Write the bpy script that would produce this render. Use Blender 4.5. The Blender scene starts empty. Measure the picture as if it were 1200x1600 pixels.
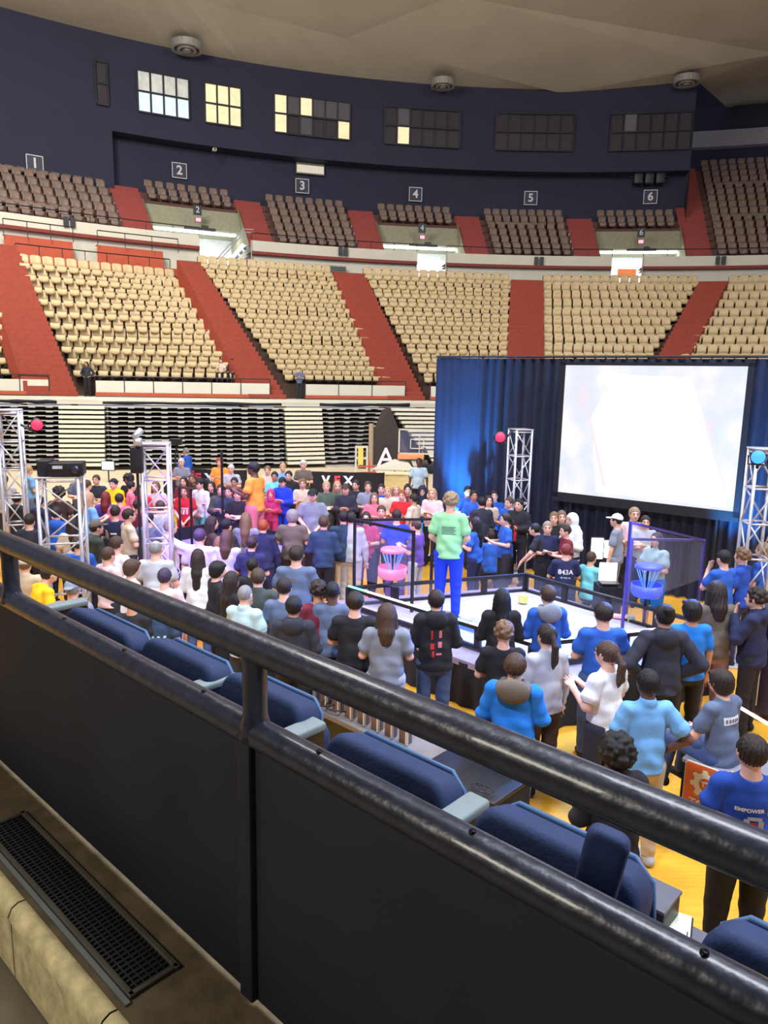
import bpy, bmesh, math, random
import numpy as np
from mathutils import Vector, Matrix
from mathutils.bvhtree import BVHTree

# ------------------------------------------------------------------ camera
scn = bpy.context.scene
COL = scn.collection
FOC = 1155.0
PITCH, ROLL, EYE = math.atan(210/1155.), 0.02, 4.0
_F = np.array([0, math.cos(PITCH), -math.sin(PITCH)]); _R0 = np.array([1., 0, 0]); _U0 = np.cross(_R0, _F)
_R = math.cos(ROLL)*_R0 + math.sin(ROLL)*_U0
_U = -math.sin(ROLL)*_R0 + math.cos(ROLL)*_U0
cam = bpy.data.cameras.new('camera'); camo = bpy.data.objects.new('camera', cam); COL.objects.link(camo)
cam.sensor_fit = 'VERTICAL'; cam.sensor_height = 36.0; cam.lens = 36.0*FOC/1600.0
cam.clip_start = 0.05; cam.clip_end = 400
M4 = Matrix.Identity(4)
for i in range(3):
    M4[i][0] = _R[i]; M4[i][1] = _U[i]; M4[i][2] = -_F[i]
M4[2][3] = EYE
camo.matrix_world = M4
scn.camera = camo

# ------------------------------------------------------------------ view, world, big lights
vs = scn.view_settings
vs.view_transform = 'Standard'; vs.look = 'None'; vs.gamma = 1.0; vs.use_curve_mapping = False; vs.exposure = 0.35
W = bpy.data.worlds.new('world'); scn.world = W; W.use_nodes = True
W.node_tree.nodes['Background'].inputs[0].default_value = (0.60, 0.64, 0.80, 1)
W.node_tree.nodes['Background'].inputs[1].default_value = 0.27

def aim(o, tgt):
    d = Vector(tgt) - o.location
    o.rotation_euler = d.to_track_quat('-Z', 'Y').to_euler()

def area(name, loc, tgt, size, power, col=(1, 1, 1), sy=None, spread=180):
    l = bpy.data.lights.new(name, 'AREA'); l.size = size; l.energy = power; l.color = col
    if sy: l.shape = 'RECTANGLE'; l.size_y = sy
    l.spread = math.radians(spread)
    o = bpy.data.objects.new(name, l); COL.objects.link(o); o.location = loc; aim(o, tgt); return o

def spot(name, loc, tgt, power, col, angle=40, blend=0.5, r=0.15):
    l = bpy.data.lights.new(name, 'SPOT'); l.energy = power; l.color = col; l.spot_size = math.radians(angle)
    l.spot_blend = blend; l.shadow_soft_size = r
    o = bpy.data.objects.new(name, l); COL.objects.link(o); o.location = loc; aim(o, tgt); return o

# arena house lights hanging under the roof (out of frame, above)
area('arena_light', (-9, 16, 21), (-10, 26, 0), 4, 3000, (1.0, 0.97, 0.93), 14)
area('arena_light', (12, 22, 21), (9, 36, 3), 4, 2000, (1.0, 0.97, 0.95), 14)
area('arena_light', (-14, 24, 20), (-16, 40, 5), 3, 3000, (1.0, 0.95, 0.86), 8)
area('arena_light', (4, 8, 19), (2, 9, 0), 5, 3000, (0.86, 0.9, 1.0), 10)
area('arena_light', (12, 3, 14), (3, 5, 0), 3, 1500, (0.85, 0.9, 1.0), 5)

# ------------------------------------------------------------------ pixel -> place helpers (photo frame 1200x1600)
def ray(px, py): return _R*(px-600)/FOC - _U*(py-800)/FOC + _F
def at_z(px, py, z):
    d = ray(px, py); t = (z-EYE)/d[2]; P = d*t; return Vector((P[0], P[1], z))
def at_y(px, py, Y):
    d = ray(px, py); P = d*(Y/d[1]); return Vector((P[0], P[1], P[2]+EYE))
CX, CY = 9.66, 2.41
def cyl(px, py, R):
    d = ray(px, py); a = d[0]**2+d[1]**2; b = -2*(d[0]*CX+d[1]*CY); c = CX*CX+CY*CY-R*R
    t = (-b+math.sqrt(b*b-4*a*c))/(2*a); P = d*t
    return math.atan2(P[0]-CX, P[1]-CY), P[2]+EYE
def pol(R, a, z): return Vector((CX+R*math.sin(a), CY+R*math.cos(a), z))
D2 = math.radians
rnd = random.Random(7)

# ------------------------------------------------------------------ materials
_mats = {}
def mat(name, col, rough=0.6, metal=0.0, emis=None, es=1.0, var=0.12, scale=6.0, bump=0.0, bscale=40.0, alpha=None, trans=0.0, coat=0.0, stretch=None):
    if name in _mats: return _mats[name]
    m = bpy.data.materials.new(name); m.use_nodes = True; nt = m.node_tree; n = nt.nodes; b = n['Principled BSDF']
    b.inputs['Roughness'].default_value = rough; b.inputs['Metallic'].default_value = metal
    b.inputs['Coat Weight'].default_value = coat
    tc = n.new('ShaderNodeTexCoord')
    src = tc.outputs['Object']
    if stretch:
        mp = n.new('ShaderNodeMapping'); mp.inputs['Scale'].default_value = stretch
        nt.links.new(src, mp.inputs[0]); src = mp.outputs[0]
    nz = n.new('ShaderNodeTexNoise'); nz.inputs['Scale'].default_value = scale; nz.inputs['Detail'].default_value = 4
    nt.links.new(src, nz.inputs['Vector'])
    rp = n.new('ShaderNodeValToRGB')
    c = col
    rp.color_ramp.elements[0].position = 0.3; rp.color_ramp.elements[1].position = 0.7
    rp.color_ramp.elements[0].color = (c[0]*(1-var), c[1]*(1-var), c[2]*(1-var), 1)
    rp.color_ramp.elements[1].color = (min(1, c[0]*(1+var)), min(1, c[1]*(1+var)), min(1, c[2]*(1+var)), 1)
    nt.links.new(nz.outputs['Fac'], rp.inputs[0]); nt.links.new(rp.outputs[0], b.inputs['Base Color'])
    if emis:
        b.inputs['Emission Color'].default_value = (*emis, 1); b.inputs['Emission Strength'].default_value = es
    if bump:
        n2 = n.new('ShaderNodeTexNoise'); n2.inputs['Scale'].default_value = bscale; n2.inputs['Detail'].default_value = 3
        nt.links.new(src, n2.inputs['Vector'])
        bp = n.new('ShaderNodeBump'); bp.inputs['Strength'].default_value = bump; bp.inputs['Distance'].default_value = 0.01
        nt.links.new(n2.outputs['Fac'], bp.inputs['Height']); nt.links.new(bp.outputs[0], b.inputs['Normal'])
    if alpha is not None: b.inputs['Alpha'].default_value = alpha
    if trans: b.inputs['Transmission Weight'].default_value = trans
    _mats[name] = m; return m

def srgb(r, g, b):
    f = lambda v: (v/255/12.92) if v/255 <= 0.04045 else ((v/255+0.055)/1.055)**2.4
    return (f(r), f(g), f(b))

# ------------------------------------------------------------------ mesh builder
class MB:
    def __init__(s): s.v = []; s.f = []; s.m = []
    def add(s, vs_, fs, mi=0):
        o = len(s.v); s.v += [tuple(v) for v in vs_]; s.f += [tuple(i+o for i in f) for f in fs]; s.m += [mi]*len(fs); return s
    def box(s, c, size, ax=None, mi=0):
        c = Vector(c); ax = ax or (Vector((1, 0, 0)), Vector((0, 1, 0)), Vector((0, 0, 1)))
        h = [a*(k/2) for a, k in zip(ax, size)]
        vs_ = [c + h[0]*i + h[1]*j + h[2]*k for i in (-1, 1) for j in (-1, 1) for k in (-1, 1)]
        return s.add(vs_, [(0, 1, 3, 2), (4, 6, 7, 5), (0, 4, 5, 1), (2, 3, 7, 6), (0, 2, 6, 4), (1, 5, 7, 3)], mi)
    def bar(s, a, b, w, mi=0, up=(0, 0, 1)):
        a = Vector(a); b = Vector(b); d = (b-a); L = d.length; d.normalize(); u = Vector(up)
        if abs(d.dot(u)) > .95: u = Vector((1, 0, 0))
        x = d.cross(u).normalized(); y = x.cross(d)
        ww = w if isinstance(w, (tuple, list)) else (w, w)
        return s.box((a+b)/2, (ww[0], L, ww[1]), (x, d, y), mi)
    def tube(s, pts, r, n=10, mi=0, cap=True):
        pts = [Vector(p) for p in pts]; rings = []; prev = None
        for i, p in enumerate(pts):
            d = (pts[min(i+1, len(pts)-1)] - pts[max(i-1, 0)]).normalized()
            u = Vector((0, 0, 1)) if abs(d.z) < .95 else Vector((1, 0, 0))
            x = d.cross(u).normalized(); y = x.cross(d)
            rr = r[i] if isinstance(r, (list, tuple)) else r
            rings.append([p + x*rr*math.cos(2*math.pi*k/n) + y*rr*math.sin(2*math.pi*k/n) for k in range(n)])
        vs_ = [v for rg in rings for v in rg]; fs = []
        for i in range(len(pts)-1):
            for k in range(n): fs.append((i*n+k, i*n+(k+1) % n, (i+1)*n+(k+1) % n, (i+1)*n+k))
        if cap: fs.append(tuple(range(n-1, -1, -1))); fs.append(tuple(range(len(vs_)-n, len(vs_))))
        return s.add(vs_, fs, mi)
    def grid(s, P, mi=0):   # P[i][j] points
        ni, nj = len(P), len(P[0]); vs_ = [p for r in P for p in r]
        return s.add(vs_, [(i*nj+j, i*nj+j+1, (i+1)*nj+j+1, (i+1)*nj+j) for i in range(ni-1) for j in range(nj-1)], mi)
    def prism(s, poly, d, mi=0):
        n = len(poly); d = Vector(d); vs_ = [Vector(p) for p in poly]+[Vector(p)+d for p in poly]
        return s.add(vs_, [tuple(range(n-1, -1, -1)), tuple(range(n, 2*n))]+[(i, (i+1) % n, (i+1) % n+n, i+n) for i in range(n)], mi)
    def build(s, name, mats, parent=None, smooth=False, bevel=0, solid=0, loc=None):
        me = bpy.data.meshes.new(name); me.from_pydata(s.v, [], s.f)
        mats = mats if isinstance(mats, (list, tuple)) else [mats]
        for m in mats: me.materials.append(m)
        if len(mats) > 1: me.polygons.foreach_set('material_index', s.m)
        bm = bmesh.new(); bm.from_mesh(me); bmesh.ops.recalc_face_normals(bm, faces=bm.faces); bm.to_mesh(me); bm.free()
        if smooth: me.polygons.foreach_set('use_smooth', [True]*len(me.polygons))
        me.update()
        o = bpy.data.objects.new(name, me); COL.objects.link(o)
        if parent: o.parent = parent
        if loc: o.location = loc
        if solid:
            md = o.modifiers.new('solid', 'SOLIDIFY'); md.thickness = solid; md.offset = 0
        if bevel:
            md = o.modifiers.new('bevel', 'BEVEL'); md.width = bevel; md.segments = 3; md.limit_method = 'ANGLE'
            for p in me.polygons: p.use_smooth = True
            md.harden_normals = False
        return o
def tag(o, label, cat, group=None, kind=None):
    if label: o['label'] = label
    if cat: o['category'] = cat
    if group: o['group'] = group
    if kind: o['kind'] = kind
    return o
def struct(o): o['kind'] = 'structure'; return o
def empty(name, loc=(0, 0, 0), rz=0, label=None, cat=None, group=None):
    o = bpy.data.objects.new(name, None); COL.objects.link(o); o.location = loc; o.rotation_euler = (0, 0, rz); o.empty_display_size = .1
    return tag(o, label, cat, group)
def copy_tree(o, parent=None):
    c = o.copy(); COL.objects.link(c)
    if parent: c.parent = parent
    for ch in list(o.children): copy_tree(ch, c)
    return c
def text_mesh(body, size, depth=0.004, bold=0.0, align='CENTER'):
    cu = bpy.data.curves.new('text', 'FONT'); cu.body = body; cu.size = size; cu.extrude = depth; cu.offset = bold
    cu.align_x = align; cu.align_y = 'CENTER'; cu.space_character = 1.05
    o = bpy.data.objects.new('text', cu); COL.objects.link(o)
    dg = bpy.context.evaluated_depsgraph_get(); me = bpy.data.meshes.new_from_object(o.evaluated_get(dg)); bpy.data.objects.remove(o)
    return me
def text_obj(name, body, size, m, parent, loc, rot, depth=0.004, bold=0.0):
    me = text_mesh(body, size, depth, bold); me.materials.clear(); me.materials.append(m)
    o = bpy.data.objects.new(name, me); COL.objects.link(o); o.parent = parent; o.location = loc; o.rotation_euler = rot; return o

M_navy = mat('navy_paint', srgb(42, 43, 66), .8, var=.08, scale=.4)
M_conc = mat('roof_concrete', srgb(188, 180, 162), .9, var=.07, scale=.35, bump=.2, bscale=3)
M_white = mat('white_paint', srgb(206, 204, 188), .6, var=.04, scale=1)
M_red = mat('red_rubber', srgb(178, 80, 52), .7, var=.10, scale=1.5)
M_redd = mat('dark_red_paint', srgb(130, 52, 44), .7, var=.08)
M_black = mat('black_metal', (.012, .012, .016), .45, var=.2)
M_blackc = mat('black_cloth', (.012, .012, .02), .9, var=.2, bump=.3)
M_seat = mat('tan_plastic', srgb(200, 178, 136), .5, var=.07, scale=2)
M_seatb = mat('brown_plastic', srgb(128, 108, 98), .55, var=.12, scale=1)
M_alu = mat('truss_aluminium', (.62, .62, .68), .38, .55, var=.08)
M_wood = mat('maple_court', srgb(220, 162, 50), .35, var=.12, scale=3, stretch=(1, 14, 1), coat=.4)
M_gc = mat('green_grey_concrete', srgb(160, 160, 136), .8)
M_rail = mat('rail_paint', (.018, .021, .036), .36, .0, var=.35, scale=25, bump=.35, bscale=22, coat=.25)
M_panel = mat('panel_paint', (.012, .013, .022), .7, var=.3, scale=2.5, bump=.1, bscale=9)

# ------------------------------------------------------------------ floor
struct(MB().grid([[(-40, -6, 0), (-40, 21, 0)], [(45, -6, 0), (45, 21, 0)]]).build('floor', M_wood))
struct(MB().grid([[(-40, 21, 0), (-40, 60, 0)], [(45, 21, 0), (45, 60, 0)]]).build('floor_surround', mat('pale_sport_floor', srgb(206, 190, 160), .6)))

# ------------------------------------------------------------------ ceiling: folded concrete shell
def ceil_pt(px, py, z): p = at_z(px, py, z); return p
def wall_top(a): return pol(53.95, a, 24.05)
V = dict(a=ceil_pt(290, -4, 24.8), b=ceil_pt(540, 60, 24.9), c=ceil_pt(600, 77, 24.6), e=ceil_pt(690, 0, 25.9), g=ceil_pt(755, 2, 25.9),
         k=ceil_pt(1115, 102, 24.5), m=ceil_pt(1215, 84, 24.9))
da, _ = cyl(878, 139, 53.95); V['d'] = pol(53.95, da, 23.85)
def on_plane(px, py):   # fold lines of one flat facet of the shell
    n = (V['k']-V['b']).cross(V['d']-V['b']); r = Vector(ray(px, py)); e_ = Vector((0, 0, EYE)); return e_+r*((V['b']-e_).dot(n)/r.dot(n))
V['e'], V['g'], V['c'] = on_plane(690, 0), on_plane(755, 2), on_plane(600, 77)
mb = MB()
ringL = [wall_top(D2(t)) for t in np.linspace(-62, math.degrees(da)-.6, 26)]
inner = [Vector((-38, 10, 24.6)), Vector((-24, 20, 24.8)), V['a'], V['b'], V['c'], V['d']]
def lerp_poly(pts, n):
    L = [0]
    for i in range(1, len(pts)): L.append(L[-1]+(pts[i]-pts[i-1]).length)
    out = []
    for k in range(n):
        s_ = L[-1]*k/(n-1); i = max(j for j in range(len(L)) if L[j] <= s_+1e-6); i = min(i, len(pts)-2)
        out.append(pts[i].lerp(pts[i+1], (s_-L[i])/(L[i+1]-L[i])))
    return out
mb.grid([ringL+[V['d']], lerp_poly(inner, 27)])
far = Vector((4, -8, 27.5)); farl = Vector((-38, -6, 25))
mb.add([V['b'], V['e'], V['g'], V['k'], V['d'], V['c']], [(0, 1, 2), (0, 2, 5), (5, 2, 3), (5, 3, 4)])
ex = V['e'].lerp(V['b'], -2.2); gx = V['g'].lerp(V['k'], -2.0)
mb.add([V['a'], V['b'], V['e'], ex, farl, Vector((-24, 20, 24.8)), Vector((-38, 10, 24.6))], [(0, 1, 2), (0, 2, 3), (0, 3, 4), (0, 4, 5), (5, 4, 6)])
mb.add([V['e'], V['g'], gx, ex], [(0, 1, 2), (0, 2, 3)])
mx = Vector((34, 8, 26.5))
mb.add([V['g'], V['k'], V['m'], mx, gx], [(0, 1, 2), (0, 2, 3), (0, 3, 4)])
c1, _z = cyl(1090, 124, 53.95)
q1 = pol(53.95, c1, 24.4); k2 = ceil_pt(1145, 176, 23.6)
mb.add([V['d'], V['k'], q1], [(0, 1, 2)])
ringm = pol(53.95, (c1+da)/2, 24.2)
mb.add([V['d'], ringm, q1], [(0, 1, 2)])
k3 = at_y(1400, 176, 66); k4 = Vector((60, 20, 24))
kk = at_y(1145, 176, 66)
mb.add([q1, V['k'], V['m'], mx, k4, k3, kk], [(0, 1, 2), (0, 2, 6), (6, 2, 5), (5, 2, 3), (5, 3, 4)])
struct(mb.build('ceiling', M_conc))

# round ceiling vents
def vent(px, py, dia):
    a, z = cyl(px, py, 52.2); p = pol(52.2, a, z)
    t = empty('ceiling_vent', p)
    m1 = MB(); n = 20
    for r0, r1, z0, z1 in ((dia/2, dia/2*.8, 0, -.16), (dia/2*.62, dia/2*.45, -.05, -.2), (dia*.14, 0.01, -.1, -.24)):
        m1.grid([[(r*math.cos(2*math.pi*k/n), r*math.sin(2*math.pi*k/n), zz) for k in range(n+1)] for r, zz in ((r0, .25), (r0, z0), (r0, z1), (r1, z1), (r1, .2))])
    m1.build('cone_ring', mat('vent_metal', (.34, .33, .31), .5, .3), t, smooth=False)
    m2 = MB(); m2.tube([(0, 0, .25), (0, 0, -.02)], dia*.42, 20); m2.build('dark_throat', M_black, t)
    return t
tag(vent(292, 74, 1.9), 'round ceiling air diffuser above the two brightest lit windows', 'vent')
tag(vent(692, 132, 1.6), 'round ceiling air diffuser above the middle wall sign four', 'vent')
tag(vent(1073, 127, 1.7), 'round ceiling air diffuser nearest the right end of the navy wall', 'vent')

# ------------------------------------------------------------------ navy back wall
A0, A1 = D2(-62), c1
asg = [D2(-62), D2(-30)]
def band(mb, R0, z0, R1, z1, a0, a1, n=40, mi=0):
    mb.grid([[pol(R0, a, z0) for a in np.linspace(a0, a1, n)], [pol(R1, a, z1) for a in np.linspace(a0, a1, n)]], mi)
wb = MB()
band(wb, 53.8, 24.4, 53.8, 18.65, A0, A1, 60)          # upper, with windows
band(wb, 53.8, 18.65, 55.2, 18.65, D2(-30), A1, 40)     # soffit
band(wb, 55.2, 18.65, 55.2, 15.0, D2(-30), A1, 40)
band(wb, 53.8, 18.65, 53.8, 14.6, A0, D2(-30), 24)
wb.grid([[pol(53.8, D2(-30), 18.65), pol(55.2, D2(-30), 18.65)], [pol(53.8, D2(-30), 14.6), pol(55.2, D2(-30), 14.6)]])
# end of the press box level, and the wall farther right
wb.grid([[pol(53.8, A1, 24.5), pol(64, A1+.01, 31)], [pol(53.8, A1, 15), pol(64, A1+.01, 15)]])
band(wb, 64, 32, 64, 19.2, A1+.01, D2(34), 12)
struct(wb.build('wall_back', M_navy))
lb = MB(); band(lb, 63.2, 23.9, 63.2, 22.7, D2(13.2), D2(30), 10); band(lb, 63.2, 22.7, 64, 22.7, D2(13.2), D2(30), 10); band(lb, 63.2, 23.9, 64, 23.9, D2(13.2), D2(30), 10)
struct(lb.build('trim_1', mat('pale_beam', srgb(150, 148, 160), .7)))

# windows
M_fr = mat('window_frame', (.012, .013, .022), .6)
def wmat(kind):
    if kind == 'cool': return mat('lit_pane_cool', (.5, .55, .6), .4, emis=(.62, .80, 1.0), es=.62, var=.3, scale=2)
    if kind == 'warm': return mat('lit_pane_warm', (.6, .5, .3), .4, emis=(1.0, .86, .52), es=.55, var=.3, scale=2)
    if kind == 'shade': return mat('lit_pane_shaded', (.45, .45, .42), .4, emis=(.8, .82, .75), es=.30, var=.3, scale=2)
    if kind == 'dim': return mat('dim_pane', srgb(60, 58, 74), .15, emis=(.35, .32, .28), es=.10, coat=.3)
    return mat('dark_pane', srgb(62, 58, 70), .12, coat=.3)
WIN = [  # px_left, px_right, columns, rows, lit pattern per column (top,bottom)
    (148, 167, 1, ['dd'], 95, 158), (213, 294, 4, ['sc']*4, 106, 172), (319, 376, 3, ['ww']*3, 130, 192),
    (428, 547, 6, ['ww', 'md', 'wm', 'md', 'md', 'mw'], 148, 208), (601, 720, 6, ['dd', 'mw', 'dd', 'dd', 'dd', 'dd'], 168, 226),
    (775, 898, 6, ['dd']*6, 176, 235), (955, 1083, 6, ['dd', 'md', 'dd', 'dd', 'dd', 'dd'], 174, 232)]
for wi, (x0, x1, nc, pat, yt, yb) in enumerate(WIN):
    a0, zt = cyl(x0, yt, 53.78); a1, _ = cyl(x1, yt+2, 53.78); zt, zb = (22.4, 20.0)
    w = empty('window_%d' % (wi+1), pol(53.7, (a0+a1)/2, zb)); w['kind'] = 'structure'
    base = w.location
    fr = MB(); pn = {}
    for c in range(nc):
        b0 = a0+(a1-a0)*c/nc; b1 = a0+(a1-a0)*(c+1)/nc
        for r in range(2):
            z1 = zt-(zt-zb)*r/2; z0 = zt-(zt-zb)*(r+1)/2
            k = {'s': 'shade', 'c': 'cool', 'w': 'warm', 'm': 'dim', 'd': 'dark'}[pat[c][r]]
            p_ = pn.setdefault(k, MB())
            p_.add([pol(53.72, b0, z0)-base, pol(53.72, b1, z0)-base, pol(53.72, b1, z1)-base, pol(53.72, b0, z1)-base], [(0, 1, 2, 3)])
    for c in range(nc+1):
        b0 = a0+(a1-a0)*c/nc; fr.bar(pol(53.66, b0, zb)-base, pol(53.66, b0, zt)-base, (.1, .1))
    for z in (zb, (zb+zt)/2, zt): fr.bar(pol(53.66, a0, z)-base, pol(53.66, a1, z)-base, (.1, .1))
    fr.build('window_frame', M_fr, w)
    for k, p_ in pn.items(): p_.build('pane', wmat(k), w)
# numbered section signs
SG = [(54, 256, '1', 53.7), (280, 267, '2', 55.1), (472, 291, '3', 55.1), (649, 304, '4', 55.1), (829, 310, '5', 55.1), (1016, 308, '6', 55.1)]
for px, py, ch, R in SG:
    a, z = cyl(px, py, R); t = empty('section_sign', pol(R-.05, a, z), -a, 'square dark wall sign with a white outline and the numeral %s' % ['one','two','three','four','five','six'][int(ch)-1], 'sign', 'numbered section signs')
    s = .98 if R > 54 else .95
    MB().box((0, 0, 0), (s, .05, s)).build('sign_board', mat('sign_grey', srgb(58, 58, 76), .6), t)
    fm = MB()
    for sx in (-1, 1): fm.box((sx*s*.47, -.04, 0), (.045, .02, s*.96)); fm.box((0, -.04, sx*s*.47), (s*.96, .02, .045))
    fm.build('sign_border', mat('sign_white', srgb(205, 205, 215), .6, emis=(.8, .8, .9), es=.05), t)
    text_obj('numeral', ch, .78, mat('sign_white', (1, 1, 1)), t, (0, -.05, 0), (math.pi/2, 0, 0), .01, .02)
a, z = cyl(484, 265, 55.1)
t = empty('wall_light', pol(54.95, a, z), -a, 'pale rectangular light box on the navy wall above sign three', 'light')
MB().box((0, 0, 0), (2.0, .2, .75)).build('housing', mat('lightbox_grey', srgb(120, 118, 112), .6), t, bevel=.03)
MB().box((0, -.12, -.05), (1.9, .05, .5)).build('diffuser', mat('lightbox_face', srgb(200, 195, 175), .5, emis=(1, .95, .8), es=.25), t)
a, z = cyl(1012, 280, 55.1)
t = empty('wall_speaker', pol(54.5, a, z), -a, 'black loudspeaker cluster mounted above sign six', 'speaker')
for dx in (-.75, 0, .75): MB().box((dx, 0, 0), (.62, .6, .95)).build('cabinet', M_black, t, bevel=.04)
MB().bar((-1.3, .3, .1), (1.3, .3, .1), .08).build('bracket', M_black, t)
a, z = cyl(335, 234, 53.6)
t = empty('security_camera', pol(53.6, a, z), -a, 'tiny pale security camera on the navy wall right of sign two', 'camera')
MB().box((0, 0, 0), (.25, .35, .18)).build('camera_body', M_white, t, bevel=.03); MB().tube([(0, -.17, 0), (0, -.22, 0)], .06).build('lens', M_black, t)

# ------------------------------------------------------------------ upper tier
def ut(i): return 49.2+.85*i, 12.1+.62*i
ua = [D2(x) for x in (-29.4, -21.0, -12.6, -4.4, 4.2, 12.4)]
tier = MB(); reds = MB()
AW = D2(.95)
A_end = D2(34)
def rows_of(k): return 6 if k < 5 else 14
for k in range(7):
    lo = D2(-62) if k == 0 else ua[k-1]+AW; hi = ua[k]-AW if k < 6 else A_end
    if k in (1, 3, 5): r0 = 4
    else: r0 = 0
    n = 14 if k == 6 else 6
    for i in range(r0, n):
        R, z = ut(i)
        band(tier, R, z, R+.85, z, lo, hi, 14); band(tier, R, z-.62, R, z, lo, hi, 14)
for k in range(6):
    n = 14 if k == 5 else 6
    for i in range(n*2):
        R, z = ut(i/2.)
        band(reds, R, z, R+.43, z, ua[k]-AW, ua[k]+AW, 3); band(reds, R, z-.31, R, z, ua[k]-AW, ua[k]+AW, 3)
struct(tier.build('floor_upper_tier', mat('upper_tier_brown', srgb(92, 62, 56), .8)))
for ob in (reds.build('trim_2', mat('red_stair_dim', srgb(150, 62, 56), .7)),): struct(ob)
# vomitory hoods under sections 2,4,6
gc = MB(); vl = []
for k in (1, 3, 5):
    lo = ua[k-1]+AW; hi = ua[k]-AW
    R, z = ut(4)
    band(gc, R+.1, z-.05, R-1.1, z-1.55, lo, hi, 8)
    band(gc, R-1.1, z-1.55, 55, z-1.55, lo, hi, 8)
    for a in (lo, hi):
        gc.add([pol(49.2, a, 11.3), pol(55, a, 11.3), pol(55, a, 15.2), pol(R-.3, a, z), pol(49.2, a, 12.1)], [(0, 1, 2, 3, 4)])
    vl.append((lo, hi))
struct(gc.build('trim_3', M_gc))
# concourse behind the hoods: white lit walls
cw = MB()
for lo, hi in vl:
    band(cw, 55, 9.6, 55, 14.4, lo-.01, hi+.01, 8)
band(cw, 47.7, 9.45, 55, 9.45, D2(-60), D2(30), 40)
struct(cw.build('wall_concourse', mat('concourse_white', srgb(235, 238, 240), .6)))
for q, (lo, hi) in enumerate(vl):
    am = (lo+hi)/2
    p = pol(52.5, am, 13.0)
    t = empty('concourse_light', p, -am, 'bright concourse light strip inside the entrance under section %s' % ['two', 'four', 'six'][q], 'light', 'concourse lights')
    MB().box((0, 0, 0), (5.6, .5, .12)).build('tube_light', mat('tube_glow', (1, 1, 1), emis=(.93, .97, 1), es=5.), t)
    MB().box((0, 0, .12), (5.8, .6, .12)).build('housing', M_white, t)
    area('fill_lamp', pol(51.5, am, 12.8), pol(53, am, 10.5), 3.5, 260, (.95, .98, 1))
    # hung sign, red exit light and number on the hood
    a = am
    t = empty('exit_light', pol(50.5, a, 13.35), -a, 'small glowing red exit light on the hood under section %s' % ['two', 'four', 'six'][q], 'light', 'exit lights')
    MB().box((0, 0, 0), (.36, .12, .26)).build('housing', M_black, t); MB().box((0, -.08, 0), (.3, .03, .2)).build('lens', mat('exit_glow', (1, .1, .1), emis=(1, .15, .2), es=3), t)
    t = empty('entrance_number_sign', pol(50.6, a, 13.95), -a, 'small black number plate on the concrete hood below sign number %s' % ['two', 'four', 'six'][q], 'sign', 'entrance number plates')
    MB().box((0, 0, 0), (.5, .06, .6)).build('plate', M_black, t)
    text_obj('numeral', '%d' % (2*q+2), .5, mat('sign_white', (1, 1, 1)), t, (0, -.04, 0), (math.pi/2, 0, 0), .008)
    t = empty('hanging_speaker_bar', pol(50.0, a, 12.75), -a, 'black bar with fittings hanging in the entrance under section %s' % ['two', 'four', 'six'][q], 'bar', 'hanging bars')
    MB().box((0, 0, 0), (1.9, .25, .14)).build('bar', M_black, t); MB().box((.3, 0, .12), (.4, .3, .16)).build('fitting', M_black, t)

# ------------------------------------------------------------------ white fascia with portals
def pxang(px, py=405, R=47.6): return cyl(px, py, R)[0]
portals = [(pxang(311, 380), pxang(393, 385)), (pxang(651, 410), pxang(697, 410)), (pxang(955, 415), pxang(1004, 415))]
fw = MB(); fr = MB()
segs = []; cur = D2(-62)
for a, b in portals: segs.append((cur, a)); cur = b
segs.append((cur, D2(32)))
for a, b in segs:
    n = max(3, int((b-a)/D2(1.5)))
    for (R0, z0, R1, z1) in ((47.6, 11.32, 47.6, 11.95), (47.6, 11.95, 47.8, 11.95), (47.8, 11.95, 47.8, 11.3), (47.75, 11.2, 47.75, 9.3), ):
        band(fw, R0, z0, R1, z1, a, b, n)
    for (R0, z0, R1, z1) in ((47.42, 11.15, 47.42, 11.32), (47.42, 11.32, 49.3, 11.32), (47.42, 11.15, 49.2, 11.15)):
        band(fr, R0, z0, R1, z1, a, b, n)
    for a_ in (a, b): fw.add([pol(47.5, a_, 11.95), pol(47.8, a_, 11.95), pol(47.8, a_, 9.3), pol(47.5, a_, 9.3)], [(0, 1, 2, 3)])
struct(fw.build('wall_fascia', M_white)); struct(fr.build('trim_4', M_redd))
# railing on the fascia
def rail_run(name, label, pts, h, group=None, every=1):
    t = empty(name, pts[0], 0, label, 'railing', group); o = pts[0]
    m = MB()
    m.tube([p-o+Vector((0, 0, h)) for p in pts], .03, 6); m.build('top_bar', M_black, t)
    for p in pts[::every]: MB().tube([p-o, p-o+Vector((0, 0, h))], .022, 6).build('post', M_black, t)
    return t
for i, (a, b) in enumerate(segs):
    a = max(a, D2(-42)); b = min(b, D2(22)); n = max(2, int((b-a)/D2(1.72)))
    rail_run('fascia_railing', ['black pipe railing along the upper white parapet below sign one', 'black pipe railing along the upper white parapet below sign three', 'black pipe railing along the upper white parapet below sign five', 'black pipe railing along the upper white parapet at the right edge'][i],
             [pol(47.55, x, 11.95) for x in np.linspace(a, b, n+1)], .42)
for px, py in ((108, 347), (536, 393), (842, 408), (1126, 407)):
    a, z = cyl(px, py, 47.5); t = empty('row_number_plate', pol(47.45, a, z), -a, 'small black row number plate on the white parapet, at x %s' % {108: 'under sign one', 536: 'right of sign three', 842: 'under sign five', 1126: 'right of sign six'}[px], 'sign', None)
    t['label'] = 'small black plate pair on the upper white parapet %s' % {108: 'at the far left', 536: 'left of centre, by the third sign', 842: 'above the block right of centre', 1126: 'near the right edge'}[px]
    for dx in (-.17, .17): MB().box((dx, 0, 0), (.26, .05, .5)).build('plate', M_black, t)
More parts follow.
